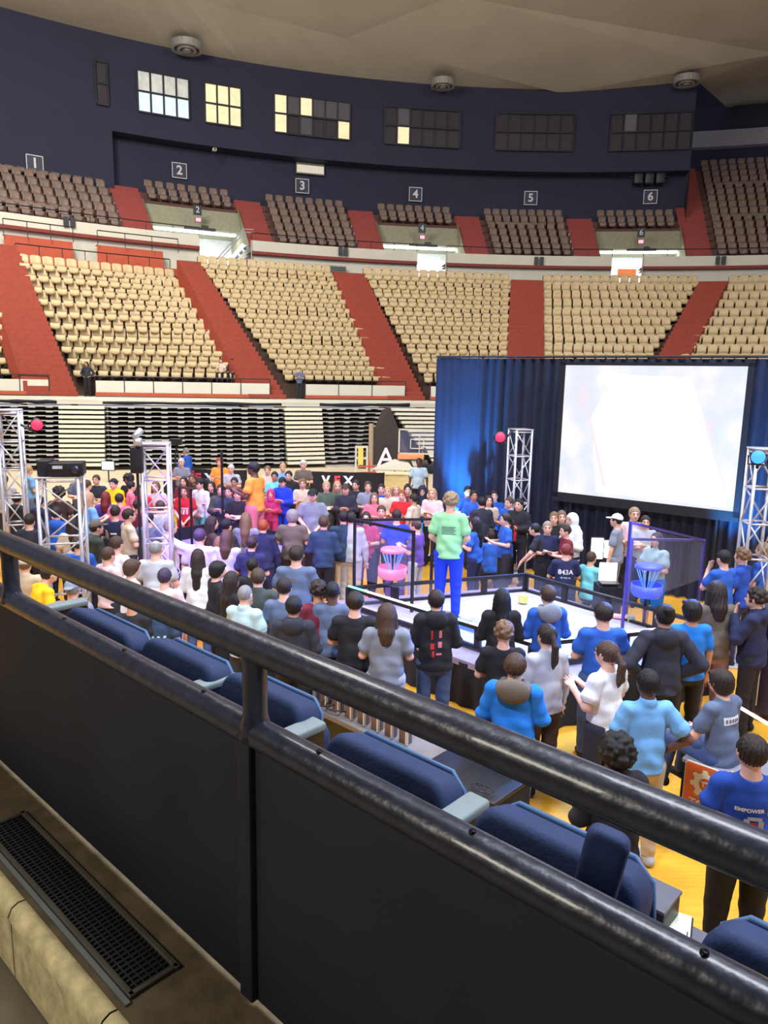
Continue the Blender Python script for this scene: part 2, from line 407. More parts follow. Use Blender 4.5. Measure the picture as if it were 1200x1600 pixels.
# banners seen through portals
a = sum(portals[1])/2
t = empty('hanging_banner', pol(50, a, 9.5), -a, 'white banner with red lettering in the portal under sign four', 'banner')
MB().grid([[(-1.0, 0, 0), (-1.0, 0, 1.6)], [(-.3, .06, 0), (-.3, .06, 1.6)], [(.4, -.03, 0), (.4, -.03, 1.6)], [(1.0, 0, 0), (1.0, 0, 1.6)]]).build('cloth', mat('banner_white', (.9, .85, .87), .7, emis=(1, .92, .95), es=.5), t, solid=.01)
rb = MB()
for j, (x, w) in enumerate(((-.75, .3), (-.3, .12), (0, .3), (.42, .28), (.8, .12))):
    rb.box((x, -.09, .95), (w*.4, .02, .55)); rb.box((x, -.09, .7), (w, .02, .12))
rb.build('lettering', mat('banner_red', (.75, .08, .15), .7), t)
a = sum(portals[2])/2
t = empty('hanging_banner', pol(50, a, 9.5), -a, 'blue, white and orange banners in the portal under sign six', 'banner')
for x, w, c in ((-.8, .5, (.25, .45, .85)), (-.25, .5, (.9, .92, .95)), (.25, .35, (.85, .88, .95)), (.7, .45, (.9, .9, .92))):
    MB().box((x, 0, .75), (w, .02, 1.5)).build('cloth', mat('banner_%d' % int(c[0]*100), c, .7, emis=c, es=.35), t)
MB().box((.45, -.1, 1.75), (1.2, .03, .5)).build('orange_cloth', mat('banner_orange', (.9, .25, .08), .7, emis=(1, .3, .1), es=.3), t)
a = sum(portals[0])/2
t = empty('metal_stair', pol(49.2, a+.012, 9.5), -a-.3, 'steel stair with handrails in the bright portal under sign two', 'stair')
for sy in (-.5, .5):
    MB().bar((-1.2, sy, 0), (.9, sy, 2.3), (.06, .22)).build('stringer', M_alu, t)
    MB().tube([(-1.2, sy, .9), (.9, sy, 3.2), (1.5, sy, 3.2)], .035, 6).build('handrail', M_alu, t)
for i in range(9): MB().box((-1.1+i*.25, 0, .1+i*.27), (.27, 1.0, .04)).build('tread', M_alu, t)

# ------------------------------------------------------------------ lower bowl
ZC = 2.8
def cpt(px): return {}
CTRL = [(-400, 33.5), (-100, 35.5), (140, 36.5), (450, 38.5), (650, 41), (850, 41), (1050, 39), (1250, 36), (1500, 32)]
def c_at(px, back=0.0, z=ZC):
    for i in range(len(CTRL)-1):
        if CTRL[i][0] <= px <= CTRL[i+1][0]:
            t = (px-CTRL[i][0])/(CTRL[i+1][0]-CTRL[i][0]); Y = CTRL[i][1]*(1-t)+CTRL[i+1][1]*t; break
    Y += back
    d = ray(px, 622); d = d*(Y/d[1]); return Vector((d[0], Y, z))
# seating blocks: (bottom px left,right ; top angle left,right deg ; top z ; rows)
BLK = [(-330, 46, -50, -40.6, 9.45, 12), (118, 393, -38.3, -28.2, 8.7, 10), (443, 609, -26.7, -16.8, 9.55, 12), (660, 793, -14.4, -2.75, 9.55, 12),
       (847, 992, -.2, 11.7, 9.55, 12), (1037, 1330, 13.75, 27, 9.55, 12)]
ZB = 3.6
seat_sites = []
lt = MB()
quads = []
for bi, (pl, pr, al, ar, zt, nr) in enumerate(BLK):
    BL = c_at(pl, 1.1, ZB); BR = c_at(pr, 1.1, ZB); TL = pol(44.9, D2(al), zt); TR = pol(44.9, D2(ar), zt)
    quads.append((BL, BR, TL, TR, nr))
    dz = (zt-ZB)/(nr-1)
    for i in range(nr):
        t0 = i/(nr-1); t1 = (i+1)/(nr-1)
        l0 = BL.lerp(TL, t0); r0 = BR.lerp(TR, t0); l1 = BL.lerp(TL, t1); r1 = BR.lerp(TR, t1)
        l1.z = l0.z; r1.z = r0.z; lb_ = l0-Vector((0, 0, dz)); rb_ = r0-Vector((0, 0, dz))
        if i == 0: lb_.z = ZC; rb_.z = ZC
        # chord bulges outward along the ring for upper rows
        lt.add([lb_, rb_, r0, l0], [(0, 1, 2, 3)]); lt.add([l0, r0, r1, l1], [(0, 1, 2, 3)])
        w = (r0-l0).length; n = max(1, int(round((w-.1)/.56)))
        for j in range(n):
            p = l0.lerp(r0, (j+.5)/n); bk = Vector((-(r0-l0).y, (r0-l0).x, 0)).normalized()
            fj = (j+.5)/n; dp = (l1.lerp(r1, fj)-l0.lerp(r0, fj)).dot(bk)
            seat_sites.append((p+bk*min(.42, dp-.26), math.atan2(-bk.x, bk.y), bi, i, w/n))
    # side stringer faces
    for (B, T) in ((BL, TL), (BR, TR)):
        lt.add([Vector((B.x, B.y, ZC)), B, T, Vector((T.x, T.y, ZC))], [(0, 1, 2, 3)])
struct(lt.build('floor_lower_tier', mat('tier_dark', srgb(72, 50, 40), .85)))
# red stepped aisles between the blocks
ai = MB()
for bi in range(len(BLK)-1):
    BL, BR, TL, TR, nr = quads[bi]; BL2, BR2, TL2, TR2, nr2 = quads[bi+1]
    l0, r0, l1, r1 = BR.copy(), BL2.copy(), TR.copy(), TL2.copy()
    zt = max(l1.z, r1.z)+.5; l1.z = zt; r1.z = zt; ns = 30
    front = c_at(BLK[bi][1], -.2, ZC)
    l0 = c_at(BLK[bi][1]+(-4), 0.0, ZC); r0 = c_at(BLK[bi+1][0]+4, 0.0, ZC)
    for i in range(ns):
        t0 = i/ns; t1 = (i+1)/ns
        a0 = l0.lerp(l1, t0); b0 = r0.lerp(r1, t0); a1 = l0.lerp(l1, t1); b1 = r0.lerp(r1, t1)
        z1 = a1.z; a0b, b0b = a0.copy(), b0.copy(); a0b.z = z1; b0b.z = z1
        ai.add([a0, b0, b0b, a0b], [(0, 1, 2, 3)], 1); ai.add([a0b, b0b, b1, a1], [(0, 1, 2, 3)])
        for p_, q_ in ((a0b, a1), (b0b, b1)): ai.add([p_, q_, q_-Vector((0, 0, 1.6)), p_-Vector((0, 0, 1.6))], [(0, 1, 2, 3)], 1)
struct(ai.build('trim_5', [M_red, mat('red_riser', srgb(146, 60, 42), .75)]))
# red back wall behind last rows, with railings
bw = MB(); wk = MB()
for bi, (BL, BR, TL, TR, nr) in enumerate(quads):
    l = TL+Vector((0, 0, 0)); z1 = 10.0 if bi != 1 else 9.55
    al, ar = BLK[bi][2], BLK[bi][3]
    band(bw, 45.75, TL.z-.3, 45.75, z1, D2(al), D2(ar), 8); band(bw, 45.75, z1, 46.0, z1, D2(al), D2(ar), 8)
    if bi == 1:
        band(bw, 46.0, 8.2, 46.0, 9.75, D2(-38.4), D2(-27.2), 8); band(bw, 46.0, 9.75, 46.9, 9.75, D2(-38.4), D2(-27.2), 8)
        for (x0, x1) in ((8, 115), (152, 255)):
            a0 = cyl(x0, 400, 46.9)[0]; a1 = cyl(x1, 405, 46.9)[0]
            band(bw, 46.9, 9.75, 46.9, 10.75, a0, a1, 4); band(bw, 46.9, 10.75, 47.4, 10.75, a0, a1, 4)
band(wk, 45.7, 9.3, 47.8, 9.3, D2(-60), D2(30), 50)
struct(bw.build('trim_6', M_red)); struct(wk.build('floor_walkway', M_conc))
RL = ['black railing behind the top row of the far left block', 'black railing behind the top row of the wide left block', 'black railing behind the top row of the block under the third sign',
      'black railing behind the top row of the block under sign four', 'black railing behind the top row of the block under signs five and six', 'black railing behind the top row of the rightmost block']
for bi, b in enumerate(BLK):
    if bi == 0: continue
    z1 = 10.0 if bi != 1 else 9.75
    aa = [D2(x) for x in np.linspace(b[2]+.2, min(b[3], 20)-.2, 8)]
    rail_run('bowl_railing', RL[bi], [pol(45.8, x, z1-.05) for x in aa], .5)
for x0, x1, lab in ((6, 115, 'left railed platform above the wide left block'), (152, 278, 'right railed platform above the wide left block')):
    a0 = cyl(x0, 380, 46.7)[0]; a1 = cyl(x1, 395, 46.7)[0]
    rail_run('platform_railing', 'black railing of the '+lab, [pol(46.6, x, 10.7) for x in np.linspace(a0, a1, 4)], .75)
t = empty('wall_vent', pol(47.4, cyl(527, 427, 47.5)[0], 10.3), -cyl(527, 427, 47.5)[0], 'grey louvred vent in the white wall under sign three', 'vent')
MB().box((0, 0, 0), (1.05, .12, .95)).build('vent_frame', mat('vent_grey', srgb(110, 118, 112), .6), t)
for k in range(7): MB().box((0, -.08, -.36+k*.12), (.95, .05, .05)).build('louvre', mat('vent_dark', srgb(70, 76, 74), .6), t)

# front walkway, kerb and white parapets of the bowl
pr = [c_at(px) for px in range(-330, 1480, 40)]
fs = MB()
fs.grid([[p+Vector((0, -5.2, -.16)) for p in pr], [p+Vector((0, -.1, -.16)) for p in pr], [p+Vector((0, -.1, 0)) for p in pr]])
fs.grid([[p for p in pr], [p+Vector((0, 1.3, 0)) for p in pr]])
struct(fs.build('trim_7', M_white))
GAPS = [(-330, 78), (150, 422), (477, 633), (672, 797), (845, 990), (1037, 1330)]
PL = ['white parapet with black rail at the left edge of the bowl', 'white parapet with black rail below the wide left block', 'white parapet with black rail below the block under sign three',
      'white parapet with black rail partly behind the curtain', 'white parapet with black rail behind the screen', 'white parapet with black rail at the right behind the curtain']
for gi, (x0, x1) in enumerate(GAPS):
    pts = [c_at(x, .05) for x in np.linspace(x0, x1, max(3, int((x1-x0)/45)+1))]
    t = empty('bowl_parapet', pts[0], 0, PL[gi], 'parapet'); o = pts[0]; up = Vector((0, 0, 1))
    w = MB()
    w.grid([[p-o+up*.22 for p in pts], [p-o+up*.78 for p in pts], [p-o+up*.78+Vector((0, .12, 0)) for p in pts], [p-o+up*.1+Vector((0, .12, 0)) for p in pts]])
    w.build('wall_panel', M_white, t)
    w = MB(); w.grid([[p-o+up*.02-Vector((0, .05, 0)) for p in pts], [p-o+up*.22-Vector((0, .05, 0)) for p in pts], [p-o+up*.22 for p in pts]]); w.build('red_base', M_red, t)
    w = MB(); w.tube([p-o+up*.02-Vector((0, .06, 0)) for p in pts], .03, 6); w.build('black_edge', M_black, t)
    w = MB(); w.tube([p-o+up*1.0 for p in pts], .03, 6); w.build('top_bar', M_black, t)
    for p in pts: MB().tube([p-o+up*.2-Vector((0, .03, 0)), p-o+up*1.0], .022, 6).build('post', M_black, t)

# arena seat
def seat_parts():
    back = MB(); n = 7; P = []
    for i in range(n):
        x = -.245+.49*i/(n-1); c = -.05*math.cos((i/(n-1)-.5)*math.pi)
        hh = .93-.06*abs((i/(n-1)-.5)*2)**3
        P.append([Vector((x, .08+c*-1+.02, .42)), Vector((x, .11+c*-1, .62)), Vector((x, .16+c*-1, hh-.03)), Vector((x, .19+c*-1, hh))])
    back.grid(P)
    se = MB(); P = []
    for i in range(n):
        x = -.235+.47*i/(n-1); e = abs((i/(n-1)-.5)*2)
        P.append([Vector((x, .12, .42+.03*e)), Vector((x, -.12, .42+.03*e)), Vector((x, -.26, .44)), Vector((x*.98, -.32, .38)), Vector((x*.95, -.32, .22+.04*e)), Vector((x*.9, -.28, .14+.04*e))])
    se.grid(P)
    lg = MB(); lg.box((0, .05, .2), (.06, .1, .4)); lg.box((0, .02, .4), (.34, .3, .02))
    return back, se, lg
_b, _s, _l = seat_parts()
def seat_proto(m):
    t = empty('arena_seat')
    _b.build('backrest', m, t, True, solid=.03); _s.build('seat', m, t, True, solid=.03); _l.build('pedestal', M_black, t)
    return t
def bake(o):
    dg = bpy.context.evaluated_depsgraph_get(); me = bpy.data.meshes.new_from_object(o.evaluated_get(dg)); me.name = o.data.name
    o.modifiers.clear(); o.data = me
sp = seat_proto(M_seat)
bpy.context.view_layer.update()
for c_ in sp.children: bake(c_)
# upper seats (sites)
up_sites = []
for k in range(7):
    lo = (D2(-41) if k == 0 else ua[k-1]+AW)+D2(.3); hi = (ua[k]-AW if k < 6 else D2(22))-D2(.3)
    n = 14 if k == 6 else 6
    for i in range(4 if k in (1, 3, 5) else 0, n):
        R, z = ut(i); ns = int((hi-lo)*R/.62)
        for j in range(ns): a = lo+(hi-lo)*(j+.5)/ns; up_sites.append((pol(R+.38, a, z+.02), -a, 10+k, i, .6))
vis = [s for s in seat_sites if s[2] in (0, 1, 2) and not (s[2] == 0 and s[0].x/s[0].y < -.56)]
print('lower seats', len(seat_sites), 'individual candidates', len(vis))
BN = {0: 'far left block', 1: 'wide left block', 2: 'block under sign three'}
ORD = ['front', 'second', 'third', 'fourth', 'fifth', 'sixth', 'seventh', 'eighth', 'ninth', 'tenth', 'eleventh', 'twelfth']
SORD = 'first second third fourth fifth sixth seventh eighth ninth tenth eleventh twelfth thirteenth fourteenth fifteenth sixteenth seventeenth eighteenth nineteenth'.split()+['twenty%s' % w for w in ('ieth', '-first', '-second', '-third', '-fourth', '-fifth')]
col_of = {}
for s in vis:
    col_of[id(s[0])] = sum(1 for q in vis if q[2] == s[2] and q[3] == s[3] and q[0].x < s[0].x)
vis.sort(key=lambda s: s[0].y)
ind = vis[:300]; first = True
for (p, rz, bi, row, w) in ind:
    t = sp if first else copy_tree(sp); first = False
    t.location = p; t.rotation_euler = (0, 0, rz)
    lab = 'tan arena seat, %s from left in %s row of the %s' % (SORD[col_of[id(p)]], ORD[row], BN[bi])
    tag(t, lab, 'seat', 'tan seats of the lower bowl')
rest = [s for s in seat_sites if s not in ind] if False else [s for s in seat_sites if not any(s is q for q in ind)]
# the remainder as one object
srcs = [(np.array([v.co for v in c_.data.vertices]), [tuple(p.vertices) for p in c_.data.polygons], c_.name.startswith('pedestal')) for c_ in sp.children]
VV = []; FF = []; MI = []; off = 0
for (p, rz, bi, row, w) in rest+up_sites:
    c, s_ = math.cos(rz), math.sin(rz)
    if p.x/p.y < -.58 or p.x/p.y > .6: continue
    for v, f, ped in srcs:
        x = v[:, 0]*c-v[:, 1]*s_+p.x; y = v[:, 0]*s_+v[:, 1]*c+p.y; VV.append(np.stack([x, y, v[:, 2]+p.z], 1))
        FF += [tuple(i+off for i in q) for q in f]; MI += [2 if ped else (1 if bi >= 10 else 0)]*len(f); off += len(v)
me = bpy.data.meshes.new('arena_seats'); me.from_pydata(np.concatenate(VV).tolist(), [], FF)
for m in (M_seat, M_seatb, M_black): me.materials.append(m)
me.polygons.foreach_set('material_index', MI); me.polygons.foreach_set('use_smooth', [True]*len(FF))
o = bpy.data.objects.new('arena_seats', me); COL.objects.link(o)
tag(o, 'remaining rows of tan lower and brown upper plastic arena seats', 'seats', kind='stuff')

# ------------------------------------------------------------------ retractable bleachers below the bowl
def bleacher(px0, px1, style, label, cut=None):
    p0 = c_at(px0, -5.6, 0); p1 = c_at(px1, -5.6, 0); d = (p1-p0); L = d.length; d.normalize(); n = Vector((d.y, -d.x, 0))
    t = empty('retractable_bleacher', p0, 0, label, 'bleacher', None)
    N = 13; z0 = .1; pitch = (2.6-z0)/N
    m = MB()
    for i in range(N):
        z = z0+i*pitch; off_ = (.55*(N-i)/N); th = pitch*(.60 if style == 'light' else .17)
        a, b = 0, L
        if cut: a, b = cut(i/N, L)
        if b-a < .1: continue
        m.box(d*((a+b)/2)+n*off_+Vector((0, 0, z+pitch-th/2)), (b-a, .5, th), (d, n, Vector((0, 0, 1))), 0)
        if style == 'dark':
            k = int((b-a)/.62)
            for j in range(k): m.box(d*(a+(j+.5)*(b-a)/k)+n*(off_+.1)+Vector((0, 0, z+pitch*.75)), (.26, .36, pitch*.26), (d, n, Vector((0, 0, 1))), 0)
    if cut: m.box(d*(L/2)+n*.3+Vector((0, 0, .05)), (L, .9, .1), (d, n, Vector((0, 0, 1))), 0)
    m.build('riser_boards', M_bl if style == 'light' else M_bl2, t)
    bk = MB(); bk.box(d*(L/2)-n*.3+Vector((0, 0, 1.28)), (L, .1, 2.5), (d, n, Vector((0, 0, 1)))) if not cut else None
    if not cut: bk.build('dark_backing', M_blackc, t)
    return t
M_bl = mat('bleacher_cream', srgb(226, 222, 200), .6, var=.05); M_bl2 = mat('bleacher_grey', srgb(176, 172, 166), .6, var=.1)
bleacher(-250, 92, 'dark', 'folded bleacher bank behind the left edge truss with thin grey boards')
bleacher(93, 164, 'light', 'narrow folded bleacher bank with cream boards, left of the two')
bleacher(166, 441, 'dark', 'wide folded bleacher bank with thin grey boards behind the camera operator')
bleacher(442, 500, 'light', 'narrow folded bleacher bank with cream boards, right of the two')
bleacher(501, 603, 'dark', 'folded bleacher bank left of the dark tunnel, boards cut on a slant', lambda t, L: (0, L*(.74+.26*t)))
bleacher(606, 690, 'light', 'folded bleacher bank right of the dark tunnel beside the curtain', lambda t, L: (L*(.75-.75*t), L))
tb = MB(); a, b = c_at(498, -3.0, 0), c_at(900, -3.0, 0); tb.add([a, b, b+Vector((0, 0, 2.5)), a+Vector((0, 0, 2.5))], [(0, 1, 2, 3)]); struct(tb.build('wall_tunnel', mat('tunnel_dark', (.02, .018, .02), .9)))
for px0, px1, lab in ((160, 440, 'black cloth roll on top of the wide folded bleacher bank'), (-20, 88, 'black cloth roll on top of the left edge bleacher bank'), (500, 640, 'black cloth roll on top of the bleacher by the tunnel')):
    pts = [c_at(x, -5.3, 2.72+.03*rnd.random()) for x in np.linspace(px0, px1, 8)]
    tag(MB().tube(pts, [.05+.05*rnd.random() for _ in pts], 7).build('cloth_roll', M_blackc, None, True), lab, 'cloth')

# ================================================================== near balcony
UU = Vector((.735, -.678, 0)); NN = Vector((.678, .735, 0)); ZZ = Vector((0, 0, 1)); P0 = Vector((-.2835, 1.593, 0))
def nb(s, p, z): # s along the rail from the post, p away from the eye, z height
    return P0 + UU*s + NN*(p-.979) + ZZ*z
AXN = (UU, NN, ZZ)
RZN = math.atan2(UU.y, UU.x)
t = empty('guard_rail', nb(0, .979, 2.44), 0, 'black steel guard rail with two thick round pipes over dark solid panels', 'railing')
o = t.location
MB().tube([nb(s, .979, 4-.6075)-o for s in np.linspace(-2.4, 2.2, 12)], .036, 24).build('top_pipe', M_rail, t, True)
MB().tube([nb(s, .979, 4-.815)-o for s in np.linspace(-2.4, 2.2, 12)], .036, 24).build('lower_pipe', M_rail, t, True)
def sof(px, py, z): p = at_z(px, py, z); return (p-P0).dot(UU)
for px in (404, 18):
    s = sof(px, 1010 if px > 100 else 850, 3.39)
    MB().tube([nb(s, .979, z)-o for z in (4-.82, 4-.79, 4-.77, 4-.66, 4-.64, 4-.61)], [.044, .034, .029, .029, .031, .035], 20).build('post', M_rail, t, True)
s404 = sof(404, 1010, 3.39)
for a, b in ((-2.4, s404-.025), (s404-.02, 2.2)):
    MB().box(nb((a+b)/2, .985, (3.17+2.46)/2)-o, (b-a-.005, .012, .71), AXN).build('panel', M_panel, t, bevel=.003)
MB().box(nb(s404-.03, .972, 2.81)-o, (.05, .02, .7), AXN).build('panel_stile', M_panel, t, bevel=.004)
for px, py in ((107, 968), (200, 1017), (320, 1083), (500, 1178), (728, 1312), (1085, 1518)):
    s = sof(px, py, 3.215); MB().tube([nb(s, .975, 3.212)-o, nb(s, .975, 3.224)-o], .0065, 10).build('bolt', mat('bolt_dark', (.01, .01, .012), .35, .8), t, True)
lb = MB(); lb.box(nb(-.1, .865, 2.34)-0*ZZ, (5, .26, .2), AXN); struct(lb.build('floor_ledge', mat('ledge_concrete', srgb(96, 84, 62), .9, var=.35, scale=9, bump=.5, bscale=30)))
struct(MB().box(nb(-.1, .0, 2.14), (6, 1.9, .1), AXN).build('floor_balcony', mat('balcony_floor', srgb(120, 112, 95), .9, var=.2)))
# rounded kerb in front of the ledge
def kerb():
    t = empty('concrete_kerb', nb(0, .73, 2.2), 0, 'worn cream concrete kerb with rounded nose at bottom left', 'kerb'); o = t.location
    M = mat('kerb_cream', srgb(222, 206, 156), .75, var=.25, scale=22, bump=.3, bscale=60)
    prof = [(.745, 2.2), (.745, 2.425), (.735, 2.437), (.715, 2.440), (.695, 2.430), (.683, 2.405), (.690, 2.38), (.69, 2.2)]
    s0 = sof(28, 1410, 2.44); s1 = sof(172, 1583, 2.44)
    L = s1-s0
    for k in range(-3, 4):
        a = s0+k*L+.003; b = s0+(k+1)*L-.003
        MB().grid([[nb(s, p, z)-o for p, z in prof] for s in (a, b)]).build('kerb_block', M, t, True)
    return t
kerb()
# grate
s0 = sof(40, 1310, 2.44); s1 = sof(262, 1520, 2.44)
s1 = sof(225, 1545, 2.44); sA = s1-1.0
t = empty('floor_grille', nb(sA, .83, 2.44), 0, 'long dark ventilation grille set in the dirty concrete ledge', 'grille'); o = t.location
fr_ = MB()
for p in (.775, .905): fr_.box(nb((sA+s1)/2, p, 2.446)-o, (s1-sA+.02, .016, .012), AXN)
for s in (sA, s1): fr_.box(nb(s, .84, 2.446)-o, (.016, .14, .012), AXN)
fr_.build('frame', mat('grille_frame', srgb(88, 84, 72), .6, .3, var=.2), t, bevel=.002)
g = MB()
n = 55
for i in range(n): g.box(nb(sA+(i+.5)*(s1-sA)/n, .84, 2.444)-o, (.006, .12, .006), AXN)
for p in (.80, .82, .84, .86, .88): g.box(nb((sA+s1)/2, p, 2.4435)-o, (s1-sA, .004, .006), AXN)
g.build('bars', M_black, t)
MB().box(nb((sA+s1)/2, .84, 2.4405)-o, (s1-sA, .125, .002), AXN).build('dark_opening', mat('void_black', (.002, .002, .002), 1), t)
MB().box(nb((sA+s1)/2, .757, 2.444)-o, (s1-sA+.04, .014, .006), AXN).build('metal_edge', mat('edge_metal', srgb(120, 126, 124), .5, .5), t)
# balcony above and behind (keeps the house lights off the near ledge)
struct(MB().box(nb(0, -1.3, 6.35), (9, 4.6, .3), AXN).build('ceiling_balcony', M_navy))
struct(MB().box(nb(0, -3.4, 4.3), (9, .2, 4.4), AXN).build('wall_behind', M_navy))

# added warm fill lamp, unseen behind the viewer, brightens the kerb
area('fill_lamp', nb(-.7, -1.6, 4.9), nb(-.2, .7, 2.3), .8, 40, (1.0, .92, .78))
# blue upholstered seats just beyond the rail
M_blue = mat('blue_upholstery', srgb(30, 50, 92), .75, var=.12, scale=8, bump=.15, bscale=90)
M_pipe = mat('blue_piping', srgb(66, 104, 150), .5)
M_pad = mat('pale_arm', srgb(128, 142, 146), .6, var=.08)
def cushion(L, H, T, r, n=6):   # rounded slab, x length, z up from 0 to H, y thickness
    bm = bmesh.new(); bmesh.ops.create_cube(bm, size=1)
    for v in bm.verts: v.co = Vector((v.co.x*L, v.co.y*T, (v.co.z+.5)*H))
    ed = [e for e in bm.edges if abs(e.verts[0].co.y-e.verts[1].co.y) > T*.5 and max(e.verts[0].co.z, e.verts[1].co.z) > H*.5]
    bmesh.ops.bevel(bm, geom=ed, offset=r, segments=6, profile=.5, affect='EDGES')
    bmesh.ops.bevel(bm, geom=[e for e in bm.edges if len(e.link_faces) == 2 and e.calc_face_angle(0) > .7], offset=min(T*.35, .03), segments=4, profile=.5, affect='EDGES')
    mb = MB(); bm.verts.ensure_lookup_table(); mb.v = [tuple(v.co) for v in bm.verts]; mb.f = [tuple(v.index for v in f.verts) for f in bm.faces]; mb.m = [0]*len(mb.f); bm.free(); return mb
def blue_seat():
    t = empty('stadium_chair')
    b = cushion(.50, .52, .12, .07).build('backrest', M_blue, t, True); b.rotation_euler = (-.32, 0, 0); b.location = (0, 0, -.48)
    pts = []
    for k in range(21):
        a = math.pi*k/20; pts.append((.25*math.cos(a)*1.0, 0, .46+.055*math.sin(a)**.6 if 0 < k < 20 else .40))
    p = MB().tube([(-.252, .0, .05), (-.252, 0, .42), (-.235, 0, .485), (-.18, 0, .522), (.18, 0, .522), (.235, 0, .485), (.252, 0, .42), (.252, 0, .05)], .008, 8).build('piping', M_pipe, b, True); p.location = (0, .052, 0)
    s = cushion(.47, .42, .1, .06).build('seat', M_blue, t, True); s.rotation_euler = (-.1, 0, 0); s.location = (0, .17, -.50)
    f = MB(); f.box((0, .08, -.5), (.5, .3, .04)); f.box((-.2, .1, -.62), (.04, .05, .24)); f.box((.2, .1, -.62), (.04, .05, .24)); f.build('frame', M_black, t)
    return t
def u_at(px, py, z): p = at_z(px, py, z); return (p-P0).dot(UU), (p-P0).dot(NN)+.979
bs = blue_seat(); first = True
BSP = [(95, 945, 210, 1000, 'blue upholstered chair nearest the yellow shirt, topmost in the row'), (222, 995, 330, 1048, 'blue upholstered chair left of the rail post, beside the patterned clothes'),
       (345, 1050, 470, 1108, 'blue upholstered chair directly behind the rail post'), (505, 1145, 700, 1232, 'blue upholstered chair right of the rail post with a pale armrest each side'),
       (740, 1262, 1000, 1380, 'blue upholstered chair behind the tilted blue pad'), (1185, 1540, 1360, 1640, 'blue upholstered chair at the bottom right corner')]
ZS = 2.97
ends = []
for (x0, y0, x1, y1, lab) in BSP:
    s0, p0_ = u_at(x0, y0, ZS); s1, p1_ = u_at(x1, y1, ZS)
    print('seat', round(s0, 2), round(s1, 2), round(p0_, 2), round(p1_, 2))
    c = bs if first else copy_tree(bs); first = False
    sc = (s1-s0)/.50
    pm = (p0_+p1_)/2
    c.location = nb((s0+s1)/2, max(pm, 1.36)-.1, ZS-.02); c.rotation_euler = (0, 0, RZN); c.scale = (min(max(sc, .85), 1.15), 1, 1)
    tag(c, lab, 'chair', 'blue chairs behind the rail'); ends.append((s0, s1, pm))
for (px, py, L, lab) in ((470, 1128, .10, 'pale grey-green armrest left of the widest visible blue chair'), (722, 1252, .10, 'pale grey-green armrest right of the widest visible blue chair'), (108, 935, .1, 'pale armrest by the topmost blue chair'), (338, 1052, .08, 'pale armrest behind the rail post')):
    s, p = u_at(px, py, ZS-.03)
    t = empty('armrest', nb(s, max(p, 1.34), ZS-.03), RZN, lab, 'armrest')
    MB().box((0, -.02, -.03), (.07, .2, .03)).build('pad', M_pad, t, bevel=.01); MB().box((0, .0, -.25), (.04, .16, .4)).build('support', M_black, t)
s, p = u_at(938, 1300, 3.1)
t = empty('chair_pad', nb(s-.045, 1.26, 2.62), RZN, 'upright blue chair pad tilted sideways, rising above the rail line', 'cushion')
b = cushion(.085, .52, .045, .025).build('pad', M_blue, t, True); b.rotation_euler = (0, .16, .25)
MB().box((0, .0, .02), (.06, .05, .2)).build('hinge', M_black, t)
s, p = u_at(75, 935, 3.1)
# seating platform under the chairs
struct(MB().box(nb(0, 1.45, 2.2), (7, .8, .2), AXN).build('floor_platform', M_black))
tb = MB(); tb.grid([[nb(-4, 1.84, 2.3), nb(-4, 1.84, 0)], [nb(4, 1.84, 2.3), nb(4, 1.84, 0)]]); struct(tb.build('wall_platform', M_black))

# ================================================================== helpers for boxy props aligned with the rail direction
def gbox(name, ctr, size, m, parent=None, bevel=0):
    o = parent.location if parent else Vector((0, 0, 0)); return MB().box(Vector(ctr)-o, size, AXN).build(name, m, parent, bevel=bevel)

# ------------------------------------------------------------------ trusses
def truss(loc, w, h, rz, label, step=.5, r=.024):
    t = empty('truss_tower', loc, rz, label, 'truss'); hw = w/2
    cs = [(-hw, -hw), (hw, -hw), (hw, hw), (-hw, hw)]
    for x, y in cs: MB().tube([(x, y, .03), (x, y, h)], r, 8).build('chord', M_alu, t, True)
    n = int(round(h/step))
    br = MB()
    for k in range(4):
        a = cs[k]; b = cs[(k+1) % 4]
        for i in range(n):
            z0 = .08+(h-.12)*i/n; z1 = .08+(h-.12)*(i+1)/n
            if i % 2 == 0: br.tube([(a[0], a[1], z0), (b[0], b[1], z1)], r*.5, 6)
            else: br.tube([(b[0], b[1], z0), (a[0], a[1], z1)], r*.5, 6)
    br.build('diagonal_braces', M_alu, t, True)
    for i in range(0, n+1, 1 if step > .45 else 2):
        rg = MB(); z = .08+(h-.12)*i/n
        for k in range(4):
            a = cs[k]; b = cs[(k+1) % 4]; rg.tube([(a[0], a[1], z), (b[0], b[1], z)], r*.62, 6)
        rg.build('rung_frame', M_alu, t, True)
    MB().box((0, 0, .015), (w+.3, w+.3, .03)).build('base_plate', M_alu, t, bevel=.005); MB().box((0, 0, h+.01), (w+.05, w+.05, .02)).build('top_plate', M_alu, t, bevel=.004)
    return t
def gp(px, Y, z=0): p = at_y(px, 700, Y); return Vector((p.x, p.y, z))
truss(gp(18, 12.2), .32, 3.35, .3, 'tall aluminium truss tower at the far left edge with a red light')
truss(gp(243, 10.9), .37, 2.97, .2, 'tall aluminium truss tower standing in the crowd left of the rail post')
truss(gp(812, 14.95), .34, 3.02, .3, 'aluminium truss tower in front of the curtain left of the screen')
truss(gp(1196, 10.3), .32, 3.12, -.1, 'aluminium truss tower at the right edge with a blue light')
tt = truss(gp(92, 9.8), .5, 2.62, .25, 'short wide truss stand carrying two black boxes', .43)
t = empty('amplifier_box', gp(70, 9.7, 2.64), .25, 'black equipment box on the left half of the short truss stand', 'speaker')
MB().box((0, 0, .11), (.17, .3, .2)).build('cabinet', M_black, t, bevel=.01); MB().box((0, -.155, .11), (.13, .01, .16)).build('grille', M_blackc, t)
